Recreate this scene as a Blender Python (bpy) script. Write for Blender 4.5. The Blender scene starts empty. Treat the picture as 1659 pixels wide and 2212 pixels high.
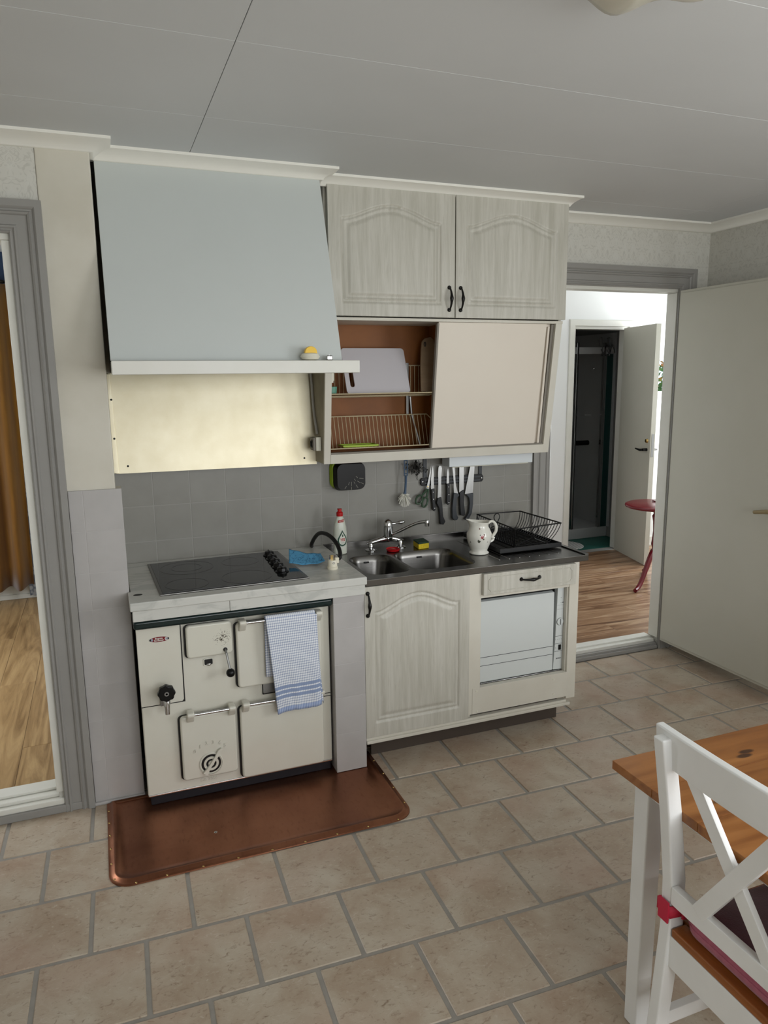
import bpy, bmesh, math, random
from mathutils import Vector, Matrix
random.seed(7)
PI = math.pi
scn = bpy.context.scene
COL = scn.collection

# ------------------------------------------------------------------ camera
cam_d = bpy.data.cameras.new('camera')
cam_d.sensor_fit = 'VERTICAL'; cam_d.sensor_height = 24.0
cam_d.lens = 24.0 * 1581.94 / 2212.0
cam_d.clip_start = 0.03; cam_d.clip_end = 200
cam = bpy.data.objects.new('camera', cam_d); COL.objects.link(cam)
yaw, pit, rol = 0.367012, 0.182861, -0.011427
fw = Vector((math.sin(yaw)*math.cos(pit), math.cos(yaw)*math.cos(pit), -math.sin(pit)))
r0 = Vector((math.cos(yaw), -math.sin(yaw), 0)); u0 = r0.cross(fw)
rr = r0*math.cos(rol) + u0*math.sin(rol); uu = -r0*math.sin(rol) + u0*math.cos(rol)
m = Matrix((rr, uu, -fw)).transposed().to_4x4()
m.translation = Vector((0.12767, -3.19886, 1.57918))
cam.matrix_world = m
scn.camera = cam

# ------------------------------------------------------------------ world, lights, exposure
w = bpy.data.worlds.new('overcast_sky'); scn.world = w; w.use_nodes = True
bg = w.node_tree.nodes['Background']
bg.inputs[0].default_value = (0.80, 0.90, 1.0, 1); bg.inputs[1].default_value = 1.6

def area_light(name, loc, direction, sx, sy, power, color):
    d = bpy.data.lights.new(name, 'AREA'); d.shape = 'RECTANGLE'; d.size = sx; d.size_y = sy
    d.energy = power; d.color = color
    o = bpy.data.objects.new(name, d); COL.objects.link(o)
    o.location = loc
    o.rotation_euler = Vector(direction).to_track_quat('-Z', 'Z').to_euler()
    return o
# daylight entering by the windows of the kitchen (behind the camera), of the hall and of the side room
area_light('kitchen_window_daylight', (1.45, -4.58, 1.48), (0, 1, 0.06), 2.3, 1.2, 46, (0.98, 0.99, 1.0))
area_light('kitchen_side_window_daylight', (3.25, -3.15, 1.48), (-1, 0.12, 0.06), 1.5, 1.2, 44, (0.97, 0.985, 1.0))
area_light('hall_window_daylight', (5.22, 1.05, 1.45), (-1, 0, -0.1), 1.3, 1.4, 48, (0.95, 0.98, 1.0))
area_light('side_room_window_daylight', (-1.72, 0.75, 1.45), (1, 0, -0.35), 1.4, 1.3, 34, (0.97, 0.98, 1.0))

scn.view_settings.view_transform = 'Standard'
scn.view_settings.look = 'None'
scn.view_settings.gamma = 1.0
scn.view_settings.use_curve_mapping = False
scn.view_settings.exposure = -0.14

# ------------------------------------------------------------------ helpers: materials
def lin(c):
    out = []
    for v in c[:3]:
        v = v/255.0
        out.append(v/12.92 if v <= 0.04045 else ((v+0.055)/1.055)**2.4)
    return (*out, 1.0)

class NT:
    def __init__(s, name):
        s.m = bpy.data.materials.new(name); s.m.use_nodes = True
        s.t = s.m.node_tree; s.b = s.t.nodes['Principled BSDF']
        s.out = s.t.nodes['Material Output']
    def n(s, typ, **kw):
        nd = s.t.nodes.new('ShaderNode'+typ)
        for k, v in kw.items():
            if k.startswith('i_'):
                nd.inputs[k[2:].replace('_', ' ')].default_value = v
            else: setattr(nd, k, v)
        return nd
    def l(s, a, b): s.t.links.new(a, b)
    def math(s, op, a, b=None, c=None):
        nd = s.n('Math', operation=op)
        for i, v in enumerate((a, b, c)):
            if v is None: continue
            if isinstance(v, (int, float)): nd.inputs[i].default_value = v
            else: s.l(v, nd.inputs[i])
        return nd.outputs[0]
    def mix(s, fac, a, b):
        nd = s.n('Mix', data_type='RGBA')
        for i, v in ((0, fac), (6, a), (7, b)):
            if isinstance(v, (int, float)): nd.inputs[i].default_value = v
            elif isinstance(v, tuple): nd.inputs[i].default_value = v
            else: s.l(v, nd.inputs[i])
        return nd.outputs[2]
    def coords(s, kind='Object', scale=(1, 1, 1), rand=0):
        tc = s.n('TexCoord'); v = tc.outputs[kind]
        if rand:
            oi = s.n('ObjectInfo'); add = s.n('VectorMath', operation='ADD')
            mu = s.n('VectorMath', operation='SCALE'); cb = s.n('CombineXYZ')
            s.l(oi.outputs['Random'], cb.inputs[0]); s.l(oi.outputs['Random'], cb.inputs[1]); s.l(oi.outputs['Random'], cb.inputs[2])
            s.l(cb.outputs[0], mu.inputs[0]); mu.inputs['Scale'].default_value = rand
            s.l(v, add.inputs[0]); s.l(mu.outputs[0], add.inputs[1]); v = add.outputs[0]
        mp = s.n('Mapping'); mp.inputs['Scale'].default_value = scale
        s.l(v, mp.inputs[0]); return mp.outputs[0]
    def noise(s, vec, scale, detail=4, rough=0.55, dist=0):
        nd = s.n('TexNoise'); nd.inputs['Scale'].default_value = scale; nd.inputs['Detail'].default_value = detail
        nd.inputs['Roughness'].default_value = rough; nd.inputs['Distortion'].default_value = dist
        s.l(vec, nd.inputs['Vector']); return nd.outputs['Fac']
    def ramp(s, fac, stops):
        nd = s.n('ValToRGB'); e = nd.color_ramp.elements
        while len(e) < len(stops): e.new(0.5)
        for k, (p, c) in enumerate(stops): e[k].position = p; e[k].color = c
        s.l(fac, nd.inputs[0]); return nd.outputs[0]
    def rng(s, fac, a, b, c=0.0, d=1.0):
        nd = s.n('MapRange'); nd.inputs[1].default_value = a; nd.inputs[2].default_value = b
        nd.inputs[3].default_value = c; nd.inputs[4].default_value = d
        s.l(fac, nd.inputs[0]); return nd.outputs[0]
    def bump(s, h, strength, dist=0.002):
        nd = s.n('Bump'); nd.inputs['Strength'].default_value = strength; nd.inputs['Distance'].default_value = dist
        s.l(h, nd.inputs['Height']); s.l(nd.outputs[0], s.b.inputs['Normal'])
    def base(s, c):
        if isinstance(c, tuple): s.b.inputs['Base Color'].default_value = c
        else: s.l(c, s.b.inputs['Base Color'])
    def pset(s, rough=0.5, metal=0.0, coat=0.0, trans=0.0, ior=1.45, alpha=1.0, spec=0.5, sheen=0.0):
        b = s.b.inputs
        b['Roughness'].default_value = rough; b['Metallic'].default_value = metal; b['Coat Weight'].default_value = coat
        b['Transmission Weight'].default_value = trans; b['IOR'].default_value = ior; b['Alpha'].default_value = alpha
        b['Specular IOR Level'].default_value = spec; b['Sheen Weight'].default_value = sheen

def mat(name, c1, c2=None, rough=0.5, metal=0.0, vs=6, stretch=(1, 1, 1), rand=0, lo=0.35, hi=0.65, bump=0, bs=60,
        bstretch=None, **kw):
    s = NT(name); s.pset(rough, metal, **kw)
    if c2 is None: s.base(lin(c1))
    else:
        f = s.noise(s.coords('Object', stretch, rand), vs, 5)
        s.base(s.mix(s.rng(f, lo, hi), lin(c1), lin(c2)))
    if bump:
        h = s.noise(s.coords('Object', bstretch or (1, 1, 1)), bs, 3)
        s.bump(h, bump)
    return s.m

MAT = {}
MAT['ceiling'] = mat('ceiling_board_paint', (206, 208, 209), (209, 211, 212), 0.62, vs=2, bump=0.05, bs=300)
MAT['white'] = mat('white_gloss_paint', (222, 221, 214), (216, 215, 206), 0.35, vs=4)
MAT['cream_wall'] = mat('cream_plaster_paint', (214, 210, 198), (202, 197, 183), 0.55, vs=3, bump=0.25, bs=14)
MAT['beige_wall'] = mat('beige_soot_paint', (196, 189, 168), (172, 163, 142), 0.5, vs=5, bump=0.2, bs=20)
MAT['cove'] = mat('cove_paint', (240, 238, 230), None, 0.45)
MAT['casing'] = mat('grey_casing_paint', (148, 146, 142), (144, 142, 138), 0.38, vs=5, bump=0.12, bs=30)
MAT['shaded_tile_paint'] = mat('shaded_wall_tile_paint', (142, 140, 133), (136, 134, 127), 0.33, vs=7, rand=7, bump=0.12, bs=25)  # grey darkened to carry the shade beneath hood and cupboard
MAT['tile_joint'] = mat('painted_tile_joint', (152, 150, 144), None, 0.4)
MAT['strip_tile'] = mat('painted_pillar_tile', (181, 178, 176), (173, 170, 168), 0.33, vs=6, rand=5, bump=0.12, bs=25)
MAT['hood'] = mat('hood_paint', (199, 204, 202), (202, 207, 205), 0.5, vs=1.5, bump=0.05, bs=200)
MAT['black'] = mat('matt_black', (14, 14, 15), None, 0.5)
MAT['gloss_black'] = mat('gloss_black_plastic', (6, 6, 7), None, 0.3, spec=0.35)
MAT['black_wire'] = mat('black_wire_coating', (10, 10, 11), None, 0.4)
MAT['dark_iron'] = mat('dark_iron', (38, 37, 36), (28, 27, 26), 0.35, 0.6, vs=30)
MAT['enamel'] = mat('cream_enamel', (216, 214, 202), (212, 209, 196), 0.16, vs=5, bump=0.06, bs=55)
MAT['green_enamel'] = mat('dark_green_enamel', (20, 36, 36), (28, 46, 45), 0.15, vs=140, lo=0.6, hi=0.72)
MAT['plinth'] = mat('plinth_enamel', (20, 23, 31), None, 0.55)
MAT['chrome'] = mat('chrome', (198, 198, 198), None, 0.08, 1.0)
MAT['steel'] = mat('brushed_steel', (118, 116, 113), (104, 102, 99), 0.25, 1.0, vs=4, stretch=(1, 60, 1), bump=0.03, bs=20, bstretch=(1, 80, 1))
MAT['grey_metal'] = mat('grey_metal', (150, 150, 148), None, 0.35, 0.8)
MAT['blade'] = mat('knife_steel', (160, 160, 158), (142, 142, 141), 0.3, 1.0, vs=40, stretch=(1, 1, 0.1))
MAT['knife_handle'] = mat('knife_handle', (17, 18, 20), None, 0.4)
MAT['grey_handle'] = mat('grey_handle', (52, 56, 60), None, 0.42)
MAT['green_handle'] = mat('green_handle', (56, 78, 58), None, 0.4)
MAT['brass'] = mat('brass', (196, 168, 110), None, 0.25, 1.0)
MAT['brass_dull'] = mat('beige_lever', (158, 142, 108), None, 0.45, 0.3)
MAT['off_white'] = mat('off_white_plastic', (222, 219, 202), None, 0.4)
MAT['appliance'] = mat('appliance_white', (206, 210, 208), None, 0.4)
MAT['grey_mark'] = mat('grey_print', (120, 122, 120), None, 0.5)
MAT['slide_door'] = mat('sliding_door_paint', (223, 214, 200), (219, 209, 195), 0.42, vs=2)
MAT['cab_frame'] = mat('cabinet_frame_paint', (212, 208, 196), (206, 201, 188), 0.4, vs=5)
MAT['cab_inside'] = mat('cupboard_masonite', (136, 80, 22), (120, 68, 16), 0.55, vs=6, bump=0.05, bs=200)
MAT['grey_edge'] = mat('grey_door_edge', (128, 122, 112), None, 0.5)
MAT['wire'] = mat('beige_wire_coating', (196, 182, 150), None, 0.4)
MAT['board'] = mat('white_cutting_board', (196, 192, 196), None, 0.55)
MAT['tan_board'] = mat('tan_cutting_board', (150, 128, 102), (138, 116, 90), 0.6, vs=5, stretch=(1, 1, 6))
MAT['lime'] = mat('lime_plastic', (150, 178, 30), None, 0.4)
MAT['teal'] = mat('teal_plastic', (96, 150, 130), None, 0.4)
MAT['light_box'] = mat('light_box_white', (214, 220, 222), None, 0.35)
MAT['red'] = mat('red_plastic', (176, 22, 24), None, 0.35)
MAT['red_dish'] = mat('red_silicone', (170, 16, 22), None, 0.3)
MAT['yellow'] = mat('yellow_plastic', (240, 196, 60), None, 0.45)
MAT['sponge'] = mat('yellow_sponge', (214, 190, 48), (196, 170, 36), 0.9, vs=120, bump=0.6, bs=220)
MAT['scour_green'] = mat('green_scourer', (50, 74, 58), (40, 62, 48), 0.95, vs=90, bump=0.6, bs=300)
MAT['steel_wool'] = mat('dark_steel_wool', (58, 56, 52), (30, 29, 27), 0.5, 0.5, vs=80)
MAT['blue_plastic'] = mat('slate_blue_plastic', (66, 88, 112), None, 0.35)
MAT['bristle'] = mat('white_bristle', (222, 220, 208), None, 0.6)
MAT['hob_glass'] = mat('hob_glass', (24, 26, 26), None, 0.07)
MAT['hob_zone'] = mat('hob_zone_print', (9, 10, 10), None, 0.12)
MAT['cream_plastic'] = mat('cream_plug', (224, 218, 198), None, 0.35)
MAT['rubber'] = mat('black_rubber', (16, 16, 17), None, 0.5)
MAT['cable'] = mat('grey_cable', (168, 165, 156), None, 0.45)
MAT['door_paint'] = mat('door_paint', (198, 196, 184), (193, 191, 178), 0.42, vs=2, bump=0.04, bs=150)
MAT['hall_wall'] = mat('hall_white_wall', (232, 233, 232), None, 0.55)
MAT['bath_wall'] = mat('bathroom_wall', (140, 140, 137), None, 0.5)
MAT['bath_floor'] = mat('bathroom_green_floor', (40, 104, 92), (34, 92, 82), 0.4, vs=10)
MAT['shower_panel'] = mat('shower_grey_panel', (176, 178, 178), None, 0.3)
MAT['shower_glass'] = mat('shower_teal_glass', (24, 62, 60), None, 0.12)
MAT['red_paint'] = mat('red_table_paint', (112, 24, 34), (104, 20, 30), 0.25, vs=8)
MAT['dark_red'] = mat('dark_red_frame', (96, 28, 32), None, 0.35)
MAT['mirror'] = mat('mirror', (230, 230, 230), None, 0.03, 1.0)
MAT['chair_white'] = mat('chair_white_lacquer', (238, 238, 236), (232, 232, 229), 0.35, vs=6)
MAT['cushion_top'] = mat('burgundy_cushion_top', (92, 40, 56), (82, 34, 48), 0.9, vs=60, bump=0.3, bs=300, sheen=0.4)
MAT['cushion_side'] = mat('pink_cushion_side', (178, 96, 116), (166, 86, 106), 0.9, vs=60, bump=0.3, bs=300, sheen=0.3)
MAT['strap'] = mat('crimson_strap', (190, 36, 64), None, 0.6)
MAT['curtain'] = mat('ochre_velvet', (134, 90, 14), (104, 66, 9), 0.85, vs=3, stretch=(6, 6, 0.5), sheen=0.25)
MAT['navy'] = mat('navy_wall', (34, 56, 88), None, 0.6)
MAT['sky_white'] = mat('side_room_white', (226, 230, 232), None, 0.6)
MAT['side_wall'] = mat('side_room_wall', (206, 207, 204), None, 0.6)
MAT['leaf_green'] = mat('garden_leaf', (104, 142, 64), (64, 104, 46), 0.55, vs=9)
MAT['leaf_red'] = mat('garden_blossom', (190, 96, 80), (210, 170, 70), 0.55, vs=9)
MAT['bark'] = mat('garden_bark', (84, 66, 48), None, 0.8)
MAT['grass'] = mat('garden_lawn', (110, 140, 70), (90, 122, 56), 0.9, vs=3)
MAT['grout'] = mat('floor_grout', (154, 149, 141), (146, 141, 133), 0.45, vs=30)
MAT['slab'] = mat('concrete_backing', (150, 148, 144), None, 0.8)
MAT['pane'] = mat('window_glass', (250, 252, 252), None, 0.0, trans=1.0, ior=1.02)
MAT['rug'] = None

def floor_tile_mat():
    s = NT('stone_look_floor_tile'); s.pset(0.34, spec=0.5)
    v = s.coords('Object', (1, 1, 1), 9)
    v2 = s.coords('Object', (1, 1.6, 1), 9)
    a = s.noise(v, 7, 6, 0.62, 0.4); b = s.noise(v2, 38, 6, 0.7, 1.2); c = s.noise(v, 3, 2)
    col = s.mix(s.rng(a, 0.34, 0.66), lin((168, 148, 127)), lin((190, 178, 160)))
    col = s.mix(s.rng(b, 0.58, 0.70, 0, 0.55), col, lin((206, 198, 184)))
    col = s.mix(s.rng(b, 0.44, 0.33, 0, 0.65), col, lin((128, 106, 86)))
    col = s.mix(s.rng(c, 0.5, 0.7, 0, 0.3), col, lin((184, 152, 134)))
    s.base(col)
    s.bump(s.math('ADD', s.math('MULTIPLY', b, 0.6), a), 0.28, 0.0016)
    s.l(s.rng(b, 0.3, 0.7, 0.27, 0.42), s.b.inputs['Roughness'])
    return s.m
MAT['floor_tile'] = floor_tile_mat()

def plank_mat(name, c_lo, c_mid, c_hi, axis, rough):
    s = NT(name); s.pset(rough)
    st = (0.55, 7, 7) if axis == 'x' else (7, 0.55, 7)
    v = s.coords('Object', st, 11)
    a = s.noise(v, 2.2, 6, 0.6, 1.6); b = s.noise(v, 11, 4, 0.6, 0.4)
    col = s.ramp(a, [(0.30, lin(c_lo)), (0.48, lin(c_mid)), (0.66, lin(c_hi))])
    dark = s.mix(0.55, col, lin(c_lo))
    s.base(s.mix(s.rng(b, 0.55, 0.72, 0, 0.7), col, dark))
    s.bump(b, 0.06, 0.001)
    return s.m
MAT['hall_plank'] = plank_mat('hall_laminate', (94, 66, 48), (148, 114, 86), (186, 156, 126), 'x', 0.28)
MAT['side_plank'] = plank_mat('side_room_laminate', (118, 92, 60), (160, 130, 90), (186, 156, 112), 'y', 0.4)
MAT['pine'] = plank_mat('oiled_pine', (128, 68, 26), (164, 96, 42), (186, 118, 58), 'x', 0.3)
MAT['seat_wood'] = plank_mat('oiled_seat_wood', (120, 66, 26), (150, 88, 38), (168, 104, 50), 'y', 0.35)

def whitewash():
    s = NT('whitewashed_foil'); s.pset(0.42)
    v = s.coords('Object', (14, 14, 0.9), 3)
    a = s.noise(v, 3.2, 5, 0.6, 0.6); b = s.noise(v, 16, 3)
    col = s.mix(s.rng(a, 0.34, 0.66), lin((180, 177, 165)), lin((199, 196, 186)))
    col = s.mix(s.rng(b, 0.56, 0.74, 0, 0.5), col, lin((168, 164, 151)))
    s.base(col); return s.m
MAT['foil'] = whitewash()

def marble():
    s = NT('marble_laminate'); s.pset(0.22)
    v = s.coords('Object', (1, 2.4, 1.5))
    a = s.noise(v, 5, 6, 0.6, 1.4); b = s.noise(v, 2.2, 3, 0.5, 0.8)
    col = s.mix(s.rng(a, 0.50, 0.60, 0, 0.6), lin((205, 205, 199)), lin((176, 178, 173)))
    col = s.mix(s.rng(b, 0.52, 0.7, 0, 0.4), col, lin((190, 190, 184)))
    s.base(col); return s.m
MAT['marble'] = marble()

def wallpaper():
    s = NT('damask_wallpaper'); s.pset(0.55)
    tc = s.n('TexCoord'); sep = s.n('SeparateXYZ'); s.l(tc.outputs['Object'], sep.inputs[0])
    along = s.math('ADD', sep.outputs[0], sep.outputs[1])
    mx = s.math('PINGPONG', along, 0.082)
    mz = s.math('MODULO', s.math('ADD', sep.outputs[2], 10.0), 0.30)
    cb = s.n('CombineXYZ'); s.l(mx, cb.inputs[0]); s.l(mz, cb.inputs[1])
    n1 = s.noise(cb.outputs[0], 26, 2, 0.4, 1.2)
    line = s.math('ABSOLUTE', s.math('SUBTRACT', s.math('FRACT', s.math('MULTIPLY', n1, 5.0)), 0.5))
    n2 = s.noise(cb.outputs[0], 13, 1)
    col = s.mix(s.rng(line, 0.05, 0.17, 1, 0), lin((206, 204, 196)), lin((194, 192, 184)))
    col = s.mix(s.rng(n2, 0.5, 0.56, 0, 0.35), col, lin((211, 210, 203)))
    s.base(col); return s.m
MAT['wallpaper'] = wallpaper()

def copper():
    s = NT('worn_copper'); s.pset(0.36, 1.0)
    v = s.coords('Object', (1, 1, 1)); v2 = s.coords('Object', (9, 3, 1))
    a = s.noise(v, 4, 5, 0.6, 0.6); b = s.noise(v2, 9, 4)
    col = s.mix(s.rng(a, 0.35, 0.65), lin((140, 92, 70)), lin((160, 110, 84)))
    col = s.mix(s.rng(b, 0.55, 0.75, 0, 0.35), col, lin((98, 62, 48)))
    s.base(col)
    s.l(s.rng(a, 0.3, 0.7, 0.28, 0.45), s.b.inputs['Roughness'])
    s.bump(s.noise(v, 6, 3), 0.25, 0.004)
    return s.m
MAT['copper'] = copper()

def sheet_metal():
    s = NT('warm_sheet_metal'); s.pset(0.46, 1.0)
    v = s.coords('Object', (1, 1, 1)); v2 = s.coords('Object', (3, 1, 9))
    a = s.noise(v, 5, 6, 0.7); b = s.noise(v2, 26, 5, 0.7)
    col = s.mix(s.rng(a, 0.35, 0.7), lin((218, 210, 186)), lin((212, 202, 174)))
    col = s.mix(s.rng(b, 0.62, 0.76, 0, 0.3), col, lin((184, 170, 134)))
    s.base(col)
    s.l(s.rng(a, 0.3, 0.7, 0.46, 0.50), s.b.inputs['Roughness'])
    return s.m
MAT['sheet'] = sheet_metal()

def speckled_enamel(p):
    s = NT('sooted_cream_enamel'); s.pset(0.16)
    v = s.coords('Object', (1, 1, 1))
    vo = s.n('TexVoronoi'); vo.inputs['Scale'].default_value = 260; s.l(v, vo.inputs['Vector'])
    tc = s.n('TexCoord'); sub = s.n('VectorMath', operation='DISTANCE'); s.l(tc.outputs['Object'], sub.inputs[0])
    sub.inputs[1].default_value = p
    near = s.rng(sub.outputs['Value'], 0.004, 0.044, 0.62, 0.0)
    spot = s.math('LESS_THAN', vo.outputs['Distance'], near)
    nn = s.math('GREATER_THAN', s.noise(v, 160, 2), 0.46)
    s.base(s.mix(s.math('MULTIPLY', spot, nn), lin((214, 212, 199)), lin((66, 58, 44))))
    return s.m

def gingham():
    s = NT('blue_gingham'); s.pset(0.85, sheen=0.2)
    tc = s.n('TexCoord'); sep = s.n('SeparateXYZ'); s.l(tc.outputs['UV'], sep.inputs[0])
    u, v = sep.outputs[0], sep.outputs[1]
    def stripes(c, per, duty): return s.math('LESS_THAN', s.math('FRACT', s.math('DIVIDE', c, per)), duty)
    a = stripes(u, 0.0072, 0.40); b = stripes(v, 0.0098, 0.36)
    def band(lo, hi): return s.math('MULTIPLY', s.math('GREATER_THAN', v, lo), s.math('LESS_THAN', v, hi))
    hem = band(-1, 0.021)
    wide = s.math('ADD', s.math('ADD', band(0.060, 0.073), band(0.079, 0.093)), band(0.099, 0.112))
    plain = s.math('MAXIMUM', wide, hem)
    base = s.mix(s.math('MULTIPLY', s.math('ADD', a, b), 0.5), lin((234, 237, 242)), lin((128, 144, 178)))
    wcol = s.mix(s.math('MULTIPLY', a, 0.35), lin((142, 158, 190)), lin((116, 134, 170)))
    hcol = s.mix(a, lin((176, 190, 218)), lin((120, 142, 190)))
    col = s.mix(wide, base, wcol); col = s.mix(hem, col, hcol)
    s.base(col); return s.m
MAT['gingham'] = gingham()

def porcelain(spots):
    s = NT('flowered_porcelain'); s.pset(0.12, coat=0.4)
    tc = s.n('TexCoord'); col = lin((226, 224, 214))
    n = s.noise(s.coords('Object', (1, 1, 1)), 150, 2)
    for (p, rad, c) in spots:
        d = s.n('VectorMath', operation='DISTANCE'); s.l(tc.outputs['Object'], d.inputs[0]); d.inputs[1].default_value = p
        f = s.math('LESS_THAN', s.math('ADD', d.outputs['Value'], s.math('MULTIPLY', n, rad*0.9)), rad*1.25)
        col = s.mix(f, col, lin(c))
    s.base(col); return s.m

def lace():
    s = NT('blue_lace_curtain'); s.pset(0.8)
    v = s.coords('Object', (1, 1, 1))
    vo = s.n('TexVoronoi'); vo.inputs['Scale'].default_value = 26; s.l(v, vo.inputs['Vector'])
    n = s.noise(v, 40, 3)
    f = s.math('ADD', vo.outputs['Distance'], s.math('MULTIPLY', n, 0.3))
    s.base(s.mix(s.rng(f, 0.45, 0.62), lin((222, 232, 246)), lin((150, 168, 196))))
    s.b.inputs['Subsurface Weight'].default_value = 0.0
    return s.m
MAT['lace'] = lace()

def patterned_cloth():
    s = NT('blue_patterned_cloth'); s.pset(0.85)
    v = s.coords('Object', (1, 1, 1))
    n = s.noise(v, 42, 2, 0.5, 1.5)
    line = s.math('ABSOLUTE', s.math('SUBTRACT', s.math('FRACT', s.math('MULTIPLY', n, 4.0)), 0.5))
    s.base(s.mix(s.rng(line, 0.06, 0.12, 0.75, 0), lin((84, 152, 192)), lin((22, 66, 112))))
    return s.m
MAT['blue_cloth'] = patterned_cloth()

def rug_mat():
    s = NT('striped_round_rug'); s.pset(0.9)
    tc = s.n('TexCoord'); sep = s.n('SeparateXYZ'); s.l(tc.outputs['Object'], sep.inputs[0])
    f = s.math('LESS_THAN', s.math('FRACT', s.math('DIVIDE', s.math('ADD', sep.outputs[0], s.math('MULTIPLY', sep.outputs[1], -1.6)), 0.05)), 0.25)
    s.base(s.mix(f, lin((206, 206, 202)), lin((150, 150, 148)))); return s.m
MAT['rug'] = rug_mat()

def knotty():
    s = NT('knotty_pine_top'); s.pset(0.28, coat=0.15)
    v = s.coords('Object', (0.5, 6, 6), 11)
    a = s.noise(v, 2.4, 5, 0.6, 1.2)
    col = s.ramp(a, [(0.28, lin((116, 66, 28))), (0.48, lin((146, 92, 44))), (0.68, lin((168, 112, 60)))])
    vo = s.n('TexVoronoi'); vo.inputs['Scale'].default_value = 1.0
    s.l(s.coords('Object', (5.0, 14, 1), 5), vo.inputs['Vector'])
    d = vo.outputs['Distance']
    col = s.mix(s.rng(d, 0.09, 0.14, 0.92, 0), col, lin((58, 30, 16)))
    s.base(col); return s.m
MAT['knotty'] = knotty()

# ------------------------------------------------------------------ helpers: geometry
ORG = {}
def tag(o, label=None, cat=None, group=None, kind=None):
    if label: o['label'] = label
    if cat: o['category'] = cat
    if group: o['group'] = group
    if kind: o['kind'] = kind
    return o

def thing(name, loc, label, cat, group=None, kind=None):
    o = bpy.data.objects.new(name, None); COL.objects.link(o)
    o.empty_display_size = 0.05
    o.location = loc; ORG[o.name] = Vector(loc)
    return tag(o, label, cat, group, kind)

def rrect(x0, x1, z0, z1, r, n=6):
    pts = []
    for cx, cz, a0 in ((x1-r, z1-r, 0), (x0+r, z1-r, PI/2), (x0+r, z0+r, PI), (x1-r, z0+r, 1.5*PI)):
        for k in range(n+1):
            a = a0 + (PI/2)*k/n
            pts.append((cx + r*math.cos(a), cz + r*math.sin(a)))
    return pts

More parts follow.
